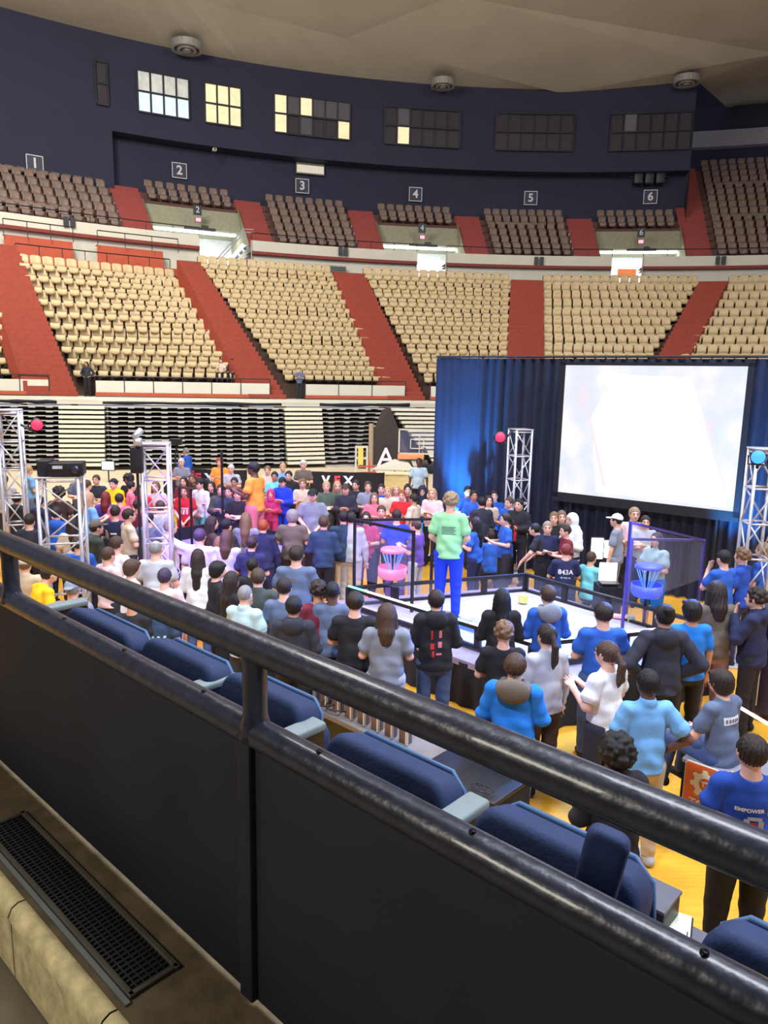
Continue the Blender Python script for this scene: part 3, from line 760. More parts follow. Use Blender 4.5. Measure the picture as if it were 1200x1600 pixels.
t = empty('projector', gp(104, 9.7, 2.64), .25, 'long black projector box on the right half of the short truss stand', 'projector')
MB().box((0, 0, .1), (.42, .3, .17)).build('case', M_black, t, bevel=.01); MB().box((-.1, -.155, .13), (.12, .012, .04)).build('label_plate', mat('grey_label', (.5, .5, .55)), t)
MB().tube([(.12, -.15, .1), (.12, -.2, .1)], .05, 16).build('lens', mat('lens_glass', (.02, .02, .05), .05), t, True)

def stage_light(loc, tgt, col, es, label, post):
    t = empty('stage_light', loc, 0, label, 'stage light')
    d = (Vector(tgt)-Vector(loc)).normalized()
    MB().tube([-d*.12, -d*.02, d*.13], [.05, .085, .10], 16).build('lamp_head', M_black, t, True)
    MB().tube([d*.125, d*.14], .088, 20).build('lens', mat('lens_glow_%s' % label[:9], (.04, .04, .04), emis=col, es=es), t, True)
    y = MB(); pv = Vector(post)-Vector(loc)
    y.tube([Vector((0, 0, -.12)), Vector((0, 0, -.16)), pv], .02, 8); x = d.cross(ZZ).normalized()
    y.tube([x*.12, x*.12-ZZ*.12, -x*.12-ZZ*.12, -x*.12], .012, 6); y.build('yoke', M_black, t)
    return t
camloc = Vector((0, 0, 4.0))
rl1 = at_y(57, 661, 12.2); stage_light(rl1, (-1, 3, 1.5), (1, .01, .05), 2.6, 'glowing red stage light beside the far left truss', gp(28, 12.2, rl1.z))
rl2 = at_y(782, 681, 13.6); stage_light(rl2, (0, 2, 1.5), (1, .01, .06), 2.6, 'round glowing red stage light left of the truss by the screen', gp(799, 14.9, rl2.z))
rl3 = at_y(1185, 712, 9.9); stage_light(rl3, (0, 0, 2.5), (.02, .2, 1), 2.4, 'shining blue stage light on the right edge truss', gp(1190, 10.3, 3.0))
tl = at_y(215, 690, 10.4)
t = empty('moving_head_light', tl, 0, 'grey moving head stage light on the black loudspeaker left of the truss', 'stage light')
MB().tube([(0, 0, -.05), (0, 0, .05)], .06, 12).build('base', M_alu, t, True); MB().tube([(-.03, -.05, .06), (.04, .05, .16)], .045, 12).build('lamp_head', M_alu, t, True)
sp_ = at_y(214, 718, 10.5)
t = empty('loudspeaker', sp_, .2, 'black loudspeaker on a pole just left of the tall truss in the crowd', 'speaker')
MB().box((0, 0, 0), (.17, .2, .38)).build('cabinet', M_black, t, bevel=.02); MB().tube([(0, 0, -.19), (0, 0, -sp_.z)], .02, 8).build('stand_pole', M_black, t)

# coloured stage wash from the fixtures on the trusses
spot('blue_wash', rl3+Vector((-.3, -.1, .2)), (1.6, 8.2, .8), 1900, (.10, .28, 1.0), 60)
spot('blue_wash', gp(812, 13.5, 3.2), (1.4, 11, .6), 500, (.08, .25, 1.0), 70)
spot('violet_wash', gp(243, 9.3, 3.3), (-1.5, 13, .5), 520, (.45, .18, 1.0), 80)
spot('violet_wash', gp(18, 12.2, 3.4), (-3.4, 17, .6), 800, (.5, .2, 1.0), 70)
spot('red_wash', rl2+Vector((0, -.2, 0)), (0, 12, .6), 160, (1, .15, .3), 70)
spot('white_wash', Vector((-1.2, 2.2, 9.0)), (1.2, 9.5, .5), 2300, (.80, .86, 1.0), 60, r=.4)
spot('white_wash', Vector((-6, 4, 9.0)), (-3, 12, .5), 1700, (.86, .88, 1.0), 60, r=.4)

# ------------------------------------------------------------------ curtain and screen
K0 = Vector((1.17, 16.8, 0)); K1 = Vector((3.6, 15, 0)); KD = (K1-K0).normalized(); KN = Vector((KD.y, -KD.x, 0))
if KN.y > 0: KN = -KN
ZT = 4.5
M_curt = mat('navy_velvet', srgb(28, 36, 60), .85, var=.15, scale=3)
def curtain(s0, s1, plain, label, n=None, z0=0.03, off=0):
    t = empty('stage_curtain', K0+KD*s0+KN*off, 0, label, 'curtain'); o = t.location
    L = s1-s0; n = int(L/.02); P = []
    for i in range(n+1):
        s = L*i/n; am = .012 if plain else .055
        w = am*(math.sin(s*2*math.pi/.21)+.35*math.sin(s*2*math.pi/.37+1))
        P.append([KD*s+KN*(w*(1 if z < 2 else .75))+ZZ*z for z in (z0, 1.2, 2.6, ZT-.06)])
    MB().grid(P).build('cloth', M_curt, t, True)
    MB().tube([KD*0+ZZ*(ZT-.02), KD*L+ZZ*(ZT-.02)], .025, 8).build('top_pipe', M_black, t)
    for s in (0, L): MB().tube([KD*s-KN*.08+ZZ*.02, KD*s-KN*.08+ZZ*ZT], .02, 8).build('upright', M_black, t)
    return t
def s_of(px):   # where the view ray at px meets the curtain line
    d = ray(px, 700); d = Vector((d[0], d[1])); A = K0.xy; B = KD.xy
    den = B.x*d.y-B.y*d.x; return (A.y*d.x-A.x*d.y)/den
curtain(s_of(678), s_of(746), True, 'smooth dark blue curtain panel at the left end, lit bright blue')
curtain(s_of(746), s_of(888), False, 'pleated navy curtain left of the projection screen')
curtain(s_of(888), s_of(1150), False, 'pleated navy curtain hanging behind and under the screen')
curtain(s_of(1150), s_of(1290), False, 'pleated navy curtain right of the projection screen')
# return at the left end
t = empty('stage_curtain', K0+KD*s_of(678), 0, 'navy curtain returning back from the left end of the stage backdrop', 'curtain')
MB().grid([[-KN*s+KD*(-.0+.02*math.sin(s*20))+ZZ*z for z in (.03, 2, ZT-.02)] for s in np.linspace(.12, 4, 60)]).build('cloth', M_curt, t, True)
def on_screen(px, py, off=.3):
    d = Vector(ray(px, py)); n = KN; q = K0+KN*off-Vector((0, 0, EYE)); tt_ = q.dot(n)/d.dot(n); return d*tt_+Vector((0, 0, EYE))
sc = [on_screen(873, 768), on_screen(1147, 800), on_screen(1168, 572), on_screen(883, 571)]
sl = sum([(sc[0]-K0).dot(KD), (sc[3]-K0).dot(KD)])/2; sr = sum([(sc[1]-K0).dot(KD), (sc[2]-K0).dot(KD)])/2
zb = (sc[0].z+sc[1].z)/2; zt = (sc[2].z+sc[3].z)/2
print('screen', sl, sr, zb, zt, [tuple(round(v, 2) for v in p) for p in sc])
def scr_mat():
    m = bpy.data.materials.new('screen_picture'); m.use_nodes = True; nt = m.node_tree; n = nt.nodes; b = n['Principled BSDF']
    tc = n.new('ShaderNodeTexCoord'); nz = n.new('ShaderNodeTexNoise'); nz.inputs['Scale'].default_value = 3.2; nz.inputs['Detail'].default_value = 6
    nt.links.new(tc.outputs['Generated'], nz.inputs['Vector'])
    rp = n.new('ShaderNodeValToRGB'); e = rp.color_ramp.elements
    e[0].position = .3; e[0].color = (.90, .80, .88, 1); e[1].position = .62; e[1].color = (1, 1, 1, 1)
    x = rp.color_ramp.elements.new(.42); x.color = (.78, .85, .95, 1); x = rp.color_ramp.elements.new(.52); x.color = (.90, .90, .98, 1)
    nt.links.new(nz.outputs['Fac'], rp.inputs[0])
    b.inputs['Base Color'].default_value = (.03, .03, .03, 1); nt.links.new(rp.outputs[0], b.inputs['Emission Color']); b.inputs['Emission Strength'].default_value = .78
    return m
t = empty('projection_screen', K0+KD*(sl+sr)/2+KN*.3+ZZ*zb, 0, 'large bright projection screen with a black border on the curtain', 'screen'); o = t.location
w = sr-sl; h = zt-zb
scm = scr_mat()
MB().add([KD*(-w/2), KD*(w/2), KD*(w/2)+ZZ*h, KD*(-w/2)+ZZ*h], [(0, 1, 2, 3)]).build('picture', scm, t)
# picture content: the washed out image of the playing field, part of the projected picture
pc = MB()
pc.add([KD*(w*x)+KN*.004+ZZ*(h*y) for x, y in ((-.32, .62), (.30, .66), (.22, .92), (-.18, .93))], [(0, 1, 2, 3)])
pc.add([KD*(w*x)+KN*.004+ZZ*(h*y) for x, y in ((-.32, .62), (.30, .66), (.47, .02), (-.26, .03))], [(0, 1, 2, 3)])
pc.build('bright_field_image', mat('screen_white', (.05, .05, .05), emis=(1, 1, 1), es=1.0), t)
_pk = mat('screen_pink', (.05, .03, .03), emis=(.98, .80, .82), es=.8)
for (x0, y0, x1, y1, ww) in ((-.34, .60, -.22, .08, .018), (.30, .68, .46, .10, .008)): MB().add([KD*(w*x0)+KN*.008+ZZ*h*y0, KD*(w*(x0+ww))+KN*.008+ZZ*h*y0, KD*(w*(x1+ww))+KN*.008+ZZ*h*y1, KD*(w*x1)+KN*.008+ZZ*h*y1], [(0, 1, 2, 3)]).build('pink_line_image', _pk, t)
fb = MB()
fb.box(KD*0+ZZ*(-.09)-KN*.01, (w+.2, .06, .18), (KD, KN, ZZ)); fb.box(ZZ*(h+.03)-KN*.01, (w+.2, .06, .06), (KD, KN, ZZ))
for s in (-1, 1): fb.box(KD*(s*(w/2+.05))+ZZ*(h/2)-KN*.01, (.1, .06, h+.2), (KD, KN, ZZ))
fb.build('frame', mat('screen_border', (.008, .008, .014), .7), t)
for s in (-.42, .42): MB().tube([KD*(s*w)-KN*.05+ZZ*(-.1), KD*(s*w)-KN*.05+ZZ*(.02-zb)], .03, 8).build('support_leg', M_black, t)
# blue uplights at the curtain foot
for px, pw in ((728, 1900), (792, 1100), (1178, 1000), (700, 500)):
    p = K0+KD*s_of(px)+KN*.75+ZZ*.15
    t = empty('uplight', p, 0, 'small black floor uplight throwing blue light %s' % {728: 'on the smooth curtain panel', 792: 'behind the truss by the screen', 1178: 'on the curtain right of the screen', 700: 'at the left end of the curtain'}[px], 'light')
    MB().tube([(0, 0, -.15), (0, 0, -.02)], .09, 14).build('housing', M_black, t, True); MB().tube([(0, 0, -.02), (0, 0, -.01)], .07, 14).build('lens', mat('uplight_lens', (.2, .4, 1), emis=(.1, .3, 1), es=6), t)
    spot('uplight_lamp', p+KN*.15, p-KN*.75+ZZ*2.6, pw*2.2, (.03, .36, 1.0), 42, .8, .05)

# ------------------------------------------------------------------ stage and playing field
ST = .6
Snear = at_z(745, 1045, ST)
def st(s, p, z=ST): return Vector((Snear.x, Snear.y, 0))+UU*s+NN*p+ZZ*z
t = empty('stage_platform', st(0, 0, 0), 0, 'low black skirted stage platform under the nearer playing field', 'stage'); o = t.location
cL, cN, cR, cF = at_z(545, 918, .92), at_z(832, 1006, .92), at_z(1112, 976, .92), at_z(822, 897, .92)
for q in (cL, cN, cR, cF): q.z = .62
cc = (cL+cN+cR+cF)/4
def outw(q, f): r = cc+(q-cc)*f; r.z = 0; return r
dk = [outw(cL, 1.3), outw(cN, 1.3), outw(cR, 1.08), outw(cF, 1.25)]
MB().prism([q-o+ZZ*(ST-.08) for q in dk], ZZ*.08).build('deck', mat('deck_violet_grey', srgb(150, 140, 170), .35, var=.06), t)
for i in range(4):
    a, b = dk[i], dk[(i+1) % 4]; L = (b-a).length; d = (b-a).normalized(); nn = Vector((d.y, -d.x, 0)); n = int(L/.04)
    MB().grid([[a-o+d*(L*k/n)+nn*(.02*math.sin(k*.9))+ZZ*z for z in (.01, ST-.03)] for k in range(n+1)]).build('skirt', M_blackc, t, True)
fq = [cL, cN, cR, cF]; F1 = cF
t = empty('playing_field', fq[0], 0, 'pale grey foam tile playing field with low black framed walls', 'game field'); o = t.location
m = MB(); m.prism([q-o-ZZ*.015 for q in fq], ZZ*.03); m.build('foam_tiles', mat('foam_grey', srgb(176, 176, 190), .7, var=.04, scale=2), t)
M_clear = mat('clear_panel', (.45, .5, .8), .15, alpha=.08, coat=.2)
def wall(a, b, n, nm=''):
    d = (b-a); L = d.length; d.normalize(); nn = Vector((d.y, -d.x, 0))
    f = MB(); f.box((a+b)/2-o+ZZ*.03, (L, .05, .05), (d, nn, ZZ)); f.box((a+b)/2-o+ZZ*.29, (L, .05, .05), (d, nn, ZZ))
    f.build('wall_rail', M_black, t)
    for k in range(n+1): MB().box(a.lerp(b, k/n)-o+ZZ*.16, (.09, .05, .28), (d, nn, ZZ)).build('wall_post', M_black, t)
    MB().box((a+b)/2-o+ZZ*.16, (L, .012, .24), (d, nn, ZZ)).build('clear_wall', M_clear, t)
wall(cF, cL, 4); wall(cF, cR, 4); wall(cN, cR, 4); wall(cL, cN, 4)
# led strips
def led(a, b, col, es, label, r=.018):
    tag(MB().tube([a, b], r, 8).build('led_strip', mat('led_%d_%d_%d' % tuple(int(c*100) for c in col), col, emis=col, es=es), None, True), label, 'led strip')
up = ZZ*.32
led(fq[0]+up, fq[0].lerp(fq[1], .12)+up, (.1, .9, .75), 3.5, 'short glowing green led strip at the left corner of the near field')
led(fq[0].lerp(fq[1], .125)+up, fq[0].lerp(fq[1], .42)+up, (1, .72, .86), 3.2, 'long pinkish white led strip along the near field wall, left half')
led(fq[0].lerp(fq[1], .425)+up, fq[0].lerp(fq[1], .70)+up, (.35, .75, 1), 3.0, 'cyan led strip along the near field wall, middle part')
led(fq[0].lerp(fq[1], .705)+up, fq[1]+up, (1, .45, .5), 3.0, 'reddish pink led strip along the near field wall, right part')
led(fq[1]+up, fq[1].lerp(fq[2], .45)+up, (.4, .9, 1), 2.6, 'cyan led strip along the front right field wall'); led(fq[1].lerp(fq[2], .46)+up, fq[2]+up, (1, .5, .62), 3, 'pink led strip along the front right field wall')
e0 = at_z(1130, 1090, .62); e1 = at_z(1215, 1140, .62); led(e0, e1, (1, .55, .45), 3, 'orange pink led strip at the right edge of the picture')
e0 = at_z(560, 852, .9); e1 = at_z(598, 852, .9); led(e0, e1, (.3, 1, .85), 2.4, 'short cyan led strip inside the left driver frame')
# high goals
def goal(loc, col, label):
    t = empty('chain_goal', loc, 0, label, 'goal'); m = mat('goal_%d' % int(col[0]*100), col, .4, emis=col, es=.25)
    MB().tube([(0, 0, 0), (0, 0, .86)], .02, 10).build('pole', M_black, t)
    n = 24
    MB().grid([[(r*math.cos(2*math.pi*k/n), r*math.sin(2*math.pi*k/n), z) for k in range(n+1)] for r, z in ((.0, .88), (.17, .88), (.185, .86), (.185, .83), (.165, .83))]).build('top_band', m, t, True)
    MB().grid([[(r*math.cos(2*math.pi*k/n), r*math.sin(2*math.pi*k/n), z) for k in range(n+1)] for r, z in ((.205, .60), (.215, .60), (.215, .47), (.18, .43), (.02, .42), (.02, .435), (.17, .445), (.205, .48), (.205, .60))]).build('basket', m, t, True)
    c = MB()
    for k in range(14):
        a = 2*math.pi*k/14
        c.tube([(.165*math.cos(a), .165*math.sin(a), .84), (.1*math.cos(a), .1*math.sin(a), .66), (.04*math.cos(a), .04*math.sin(a), .52)], .006, 5)
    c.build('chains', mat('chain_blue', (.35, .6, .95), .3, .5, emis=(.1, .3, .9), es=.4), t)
g1 = at_z(613, 897, 1.12); g1.z = .635; goal(g1, (.95, .22, .42), 'pink chain goal basket inside the left driver frame')
g2 = at_z(1010, 925, 1.12); g2.z = .635; goal(g2, (.08, .12, .7), 'blue chain goal basket near the right driver frame')
# driver station frames
def frame(name, pts, h, bars, label, col=None, panel=None):
    t = empty(name, pts[0], 0, label, 'frame'); o = t.location; mm = col or M_black
    for i, p in enumerate(pts): MB().box(p-o+ZZ*(h[i]/2), (.036, .036, h[i]), AXN).build('post', mm, t)
    for a, b in bars: MB().bar(pts[a]-o+ZZ*(h[a]-.02), pts[b]-o+ZZ*(h[b]-.02), .036).build('cross_bar', mm, t)
    for a, b in (panel or []):
        MB().add([pts[a]-o+ZZ*.35, pts[b]-o+ZZ*.35, pts[b]-o+ZZ*(h[b]-.05), pts[a]-o+ZZ*(h[a]-.05)], [(0, 1, 2, 3)]).build('clear_panel', M_clear, t, solid=.008)
    return t
a1, a2, a3 = at_z(553, 937, ST), at_z(643, 960, ST), at_z(673, 925, ST)
frame('driver_frame', [a1, a2, a3], [1.28, 1.25, 1.22], [(0, 1), (0, 2)], 'black driver station frame at the left corner of the field', panel=[(0, 1)])
b1, b2, b3 = at_z(972, 985, ST), at_z(1091, 938, ST), at_z(978, 962, ST)
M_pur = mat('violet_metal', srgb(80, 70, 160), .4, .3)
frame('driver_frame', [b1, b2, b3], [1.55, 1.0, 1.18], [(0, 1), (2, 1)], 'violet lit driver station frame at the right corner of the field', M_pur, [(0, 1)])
# discs, bars on the field
for k in range(5):
    p = at_z(817, 941, .66); t = MB().tube([p+ZZ*(.025*k), p+ZZ*(.025*k+.02)], .07, 20).build('game_disc', mat('disc_yellow', (.95, .85, .25), .4), None, True)
    t['label'] = ['yellow game disc at the bottom of the stack', 'yellow game disc second from bottom of the stack', 'yellow game disc in the middle of the stack', 'yellow game disc second from top of the stack', 'yellow game disc on top of the stack'][k]
    t['category'] = 'disc'; t['group'] = 'stacked game discs'
for i, (x0, y0, x1, y1, c, lab) in enumerate(((700, 958, 742, 968, (.7, .9, 1), 'white barrier tube on the field by the tall man in the green shirt'), (705, 972, 748, 985, (.05, .25, .9), 'thick blue barrier tube on the field floor'), (935, 958, 985, 966, (.9, .45, .55), 'pink barrier tube on the right of the field'))):
    a = at_z(x0, y0, .68); b = at_z(x1, y1, .68); t = empty('barrier_tube', a, 0, lab, 'tube')
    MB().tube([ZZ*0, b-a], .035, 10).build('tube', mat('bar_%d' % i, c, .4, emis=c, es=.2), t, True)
    for q in (0., 1.): MB().box((b-a)*q-ZZ*.0, (.1, .1, .09)).build('end_block', M_white, t)
# second stage, farther left
S2 = gp(338, 13.9)
t = empty('stage_platform', S2, 0, 'farther stage platform with violet lit deck on the left', 'stage'); o = t.location
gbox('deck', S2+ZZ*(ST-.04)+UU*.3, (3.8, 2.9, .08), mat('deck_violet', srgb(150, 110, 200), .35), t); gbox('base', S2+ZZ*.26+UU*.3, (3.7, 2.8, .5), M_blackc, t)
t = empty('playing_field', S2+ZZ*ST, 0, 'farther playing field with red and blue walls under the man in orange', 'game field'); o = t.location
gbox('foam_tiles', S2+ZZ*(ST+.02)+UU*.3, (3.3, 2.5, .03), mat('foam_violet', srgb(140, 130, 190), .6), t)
for p, s, sz in ((1.25, .3, (3.3, .05, .28)), (-1.25, .3, (3.3, .05, .28)), (0, 1.95, (.05, 2.5, .28)), (0, -1.35, (.05, 2.5, .28))): gbox('wall_rail', S2+UU*s+NN*p+ZZ*(ST+.15), sz, M_black, t)
spot('violet_wash', S2+ZZ*4.5, S2, 260, (.55, .15, 1.0), 75)
f1, f2, f3 = gp(296, 13.6, ST), gp(346, 14.9, ST), gp(278, 14.6, ST)
frame('driver_frame', [f1, f2, f3], [1.3, 1.9, 1.2], [(0, 2)], 'thin black driver station frame on the farther left field')
led(S2+UU*-1.3-NN*1.25+ZZ*.92, S2+UU*1.9-NN*1.25+ZZ*.92, (.35, .15, 1), 1.6, 'violet led strip on the farther left field wall')
# black banners on stands behind the crowd
def banner(x0, x1, y, Y, word, label):
    a = at_y(x0, y, Y); b = at_y(x1, y, Y); a.z = b.z = 1.0
    t = empty('crowd_banner', Vector((a.x, a.y, 0)), 0, label, 'banner'); d = (b-a); L = d.length; d.normalize()
    MB().grid([[d*(L*i/20)+Vector((0, .03*math.sin(i), z)) for z in (.1, 1.0)] for i in range(21)]).build('cloth', mat('banner_black', (.01, .01, .014), .8), t, solid=.01)
    for s in (0, L): MB().tube([d*s, d*s+ZZ*1.02], .02, 8).build('pole', M_black, t)
    k = 0
    for rep in range(int(L//1.6)):
        for i, ch in enumerate(word):
            text_obj('letter', ch, .38, mat('letter_red', (.8, .06, .1), .6) if ch == 'E' else mat('letter_white', (.85, .85, .9), .6), t, (d.x*(.5+1.6*rep+.36*i), d.y*(.5+1.6*rep+.36*i)-.06, .72), (math.pi/2, 0, math.atan2(d.y, d.x)), .004, .02)
banner(268, 385, 738, 23.5, 'VEX', 'black crowd banner reading VEX behind the man in orange')
banner(485, 600, 737, 23.5, 'VEX', 'black crowd banner reading VEX behind the man in the grey tee')
# dark red cloth under banner at left
t = empty('cloth_banner', gp(270, 23.0), 0, 'small dark red banner hanging beside the tall truss', 'banner')
MB().box((.25, 0, .75), (.8, .03, .55)).build('cloth', mat('dark_red_cloth', (.5, .03, .05), .8), t); MB().tube([(-.2, 0, 0), (-.2, 0, 1.05)], .02).build('pole', M_black, t)

# tunnel side props
def fp(px, py, Y): return at_y(px, py, Y)
t = empty('letter_banner', gp(592, 32.6), 0, 'tall dark pyramid shaped banner with a white letter A in the tunnel', 'banner')
MB().add([(-.9, 0, 0), (1.6, .3, 0), (.45, .1, 2.75), (.1, .1, 2.6)], [(0, 1, 2, 3)]).build('cloth', mat('banner_dark_brown', (.045, .035, .03), .8), t, solid=.02)
lp = fp(603, 716, 32.4)-t.location
text_obj('letter', 'A', 1.15, mat('letter_white', (1, 1, 1)), t, (lp.x, -.12, lp.z), (math.pi/2, 0, 0), .01, .01)
MB().tube([(-.35, .05, 0), (-.35, .05, 2.0)], .11, 10).build('pole', mat('tan_post', srgb(170, 150, 120), .6), t)
t = empty('white_tent_top', gp(612, 30), 0, 'white slanted canopy top in front of the letter A banner', 'canopy')
z = fp(612, 732, 30).z
MB().add([(-.85, -.3, z-.02), (.95, -.2, z-.05), (.7, .9, z+.18), (.15, .9, z+.28)], [(0, 1, 2, 3)]).build('canopy_cloth', M_white, t, solid=.03)
for x, y in ((-.7, -.2), (.8, -.15), (.6, .8), (.15, .8)): MB().tube([(x, y, 0), (x, y, z)], .03, 8).build('leg', M_black, t)
t = empty('basketball_goal', gp(655, 31), 0, 'portable basketball goal with glass board beside the curtain', 'basketball goal')
z = fp(655, 690, 31).z
MB().box((0, 0, z-.2), (.05, .05, .9)).build('board_post', M_white, t)
bf = MB()
for x in (-.75, .75): bf.box((x-.1, -.1, z), (.06, .05, 1.0))
for q in (-.5, .5): bf.box((-.1, -.1, z+q), (1.56, .05, .06))
bf.box((-.1, -.12, z-.28), (.55, .03, .04)); bf.box((-.1, -.12, z+.1), (.55, .03, .04)); bf.box((-.37, -.12, z-.09), (.04, .03, .4)); bf.box((.17, -.12, z-.09), (.04, .03, .4))
bf.build('board_frame', M_white, t)
MB().box((-.1, -.08, z), (1.5, .02, 1.0)).build('glass_board', M_clear, t)
MB().box((-.35, -.2, z-.62), (1.1, .2, .22)).build('orange_padding', mat('orange_pad', (.8, .3, .12), .6), t, bevel=.04)
MB().bar((.2, .1, z-.3), (.6, 1.2, .3), .12).build('support_arm', M_black, t); MB().box((.5, 1.0, .2), (.9, 1.4, .4)).build('base', M_black, t, bevel=.05)
t = empty('yellow_stand', gp(565, 29), 0, 'yellow and white framed stand left of the tunnel banner', 'stand')
z0, z1 = fp(565, 732, 29).z, fp(565, 697, 29).z
for x in (-.22, .22): MB().box((x, 0, z1/2), (.07, .07, z1)).build('leg', M_white, t)
for z in (z1, (z0+z1)/2): MB().box((0, 0, z-.03), (.5, .08, .08)).build('cross_bar', M_white, t)
MB().box((-.03, -.05, (z0+z1)/2+.05), (.2, .08, z1-z0-.2)).build('yellow_panel', mat('yellow_board', (.9, .6, .12), .5), t)
t = empty('red_stand', gp(577, 24), 0, 'slim orange red stand with cross arms behind the crowd', 'stand')
z1 = fp(577, 718, 24).z
MB().tube([(0, 0, 0), (0, 0, z1)], .035, 8).build('pole', mat('stand_red', (.75, .16, .08), .5), t)
for k, z in enumerate((z1-.25, z1-.45, z1-.75)): MB().bar((-.35, 0, z), (.25, 0, z+.05), .05).build('cross_arm', mat('stand_red', (1, 1, 1)), t)
t = empty('wooden_crate', gp(612, 26), 0, 'pale yellow long counter box under the white canopy', 'box')
z = fp(612, 740, 26).z; MB().box((0, 0, z/2), (1.2, .5, z)).build('box_body', mat('pale_wood', srgb(214, 190, 130), .6), t, bevel=.02); MB().box((0, 0, z+.02), (1.3, .6, .04)).build('lid', mat('pale_wood_light', srgb(226, 214, 170), .6), t)
t = empty('monitor', fp(169, 728, 27), 0, 'small pale blue lit monitor on a stand in front of the bleachers', 'monitor')
MB().box((0, 0, 0), (.5, .05, .36)).build('bezel', M_black, t, bevel=.01); MB().box((0, -.03, .01), (.44, .01, .30)).build('screen', mat('monitor_glow', (.6, .85, .9), emis=(.6, .9, .95), es=1.0), t)
MB().tube([(0, 0, -.18), (0, 0, -t.location.z)], .025, 8).build('stand', M_black, t)
# bright light panels and paper near the curtain (right)
for i, (px, py, w_, h_, lab) in enumerate(((933, 857, .20, .36, 'left of two bright upright light panels near the curtain'), (952, 858, .17, .30, 'right of two bright upright light panels near the curtain'))):
    t = empty('light_panel', at_y(px, py, 12.6), 0, lab, 'light')
    MB().box((0, 0, 0), (w_, .03, h_)).build('glow_face', mat('panel_glow', (1, 1, 1), emis=(1, .96, .88), es=2.6), t); MB().box((0, .03, 0), (w_+.03, .03, h_+.03)).build('housing', M_black, t)
    MB().tube([(0, .03, -h_/2), (0, .03, -t.location.z)], .015, 8).build('stand', M_black, t)
t = empty('laptop', at_y(949, 905, 11.0), 0, 'open laptop with a bright white screen by the field corner', 'laptop')
l_ = MB().box((0, 0, .12), (.27, .01, .28)).build('screen', mat('panel_white', (1, 1, 1), emis=(1, .98, .95), es=1.8), t); MB().box((0, -.1, -.03), (.28, .2, .02)).build('keyboard', M_black, t)
MB().box((0, -.05, -(t.location.z)/2-.04), (.34, .34, t.location.z-.06)).build('stand_box', M_blackc, t)
# low box lamp behind
# ------------------------------------------------------------------ floor tables near the balcony
t = empty('scoring_table', at_z(1075, 1186, .75), 0, 'black skirted table with an orange gear sign in front of the seated boy', 'table'); o = t.location
gbox('tabletop', o+UU*.9+NN*.24-ZZ*.02, (1.9, .5, .04), mat('table_white', srgb(128, 128, 140), .5), t, .01)
P = [[UU*(-.04+1.9*i/60)+NN*(0+.015*math.sin(i*.8))+ZZ*z for z in (-.74, -.02)] for i in range(61)]
MB().grid(P).build('skirt', M_blackc, t, True); MB().grid([[UU*-.04+NN*(.48*i/20+.0)+UU*.015*math.sin(i)+ZZ*z for z in (-.74, -.02)] for i in range(21)]).build('skirt', M_blackc, t, True)
sg = empty('gear_sign', at_z(1075, 1183, .78)-NN*.02, 0, 'orange rounded sign with a white gear emblem and lettering', 'sign'); o2 = sg.location
su = UU; w_, h_ = .40, .46
def rrect(w, h, r, n=5):
    pts = []
    for cx, cy, a0 in ((w-r, r, -90), (w-r, h-r, 0), (r, h-r, 90), (r, r, 180)):
        for k in range(n+1): a = D2(a0+90*k/n); pts.append((cx+r*math.cos(a), cy+r*math.sin(a)))
    return pts
off_ = -NN*.03
MB().prism([su*x+ZZ*(y-h_)+off_ for x, y in rrect(w_, h_, .03)], NN*.012).build('white_edge', M_white, sg)
MB().prism([su*(x+.008)+ZZ*(y-h_+.008)+off_-NN*.004 for x, y in rrect(w_-.016, h_-.016, .028)], NN*.004).build('orange_face', mat('sign_orange', srgb(206, 98, 44), .5), sg)
gt = []
for k in range(48):
    a = 2*math.pi*k/48; r = .135 if (k % 6) in (0, 1, 2) else .105; gt.append((r*math.cos(a), r*math.sin(a)))
gm = MB(); cx, cy = .19, -.17
inn = [(.06*math.cos(2*math.pi*k/48), .06*math.sin(2*math.pi*k/48)) for k in range(48)]
gm.grid([[su*(cx+p[k % 48][0])+ZZ*(cy+p[k % 48][1])+off_-NN*.008 for k in range(49)] for p in (gt, inn)])
gm.build('gear_emblem', M_white, sg)
for txt, z, sz in (('TOOL', -.36, .09), ('TT', cy, .07)):
    te = text_obj('lettering', txt, sz, M_white, sg, tuple(su*.19+ZZ*z+off_-NN*.01), (math.pi/2, 0, RZN), .002, .003)
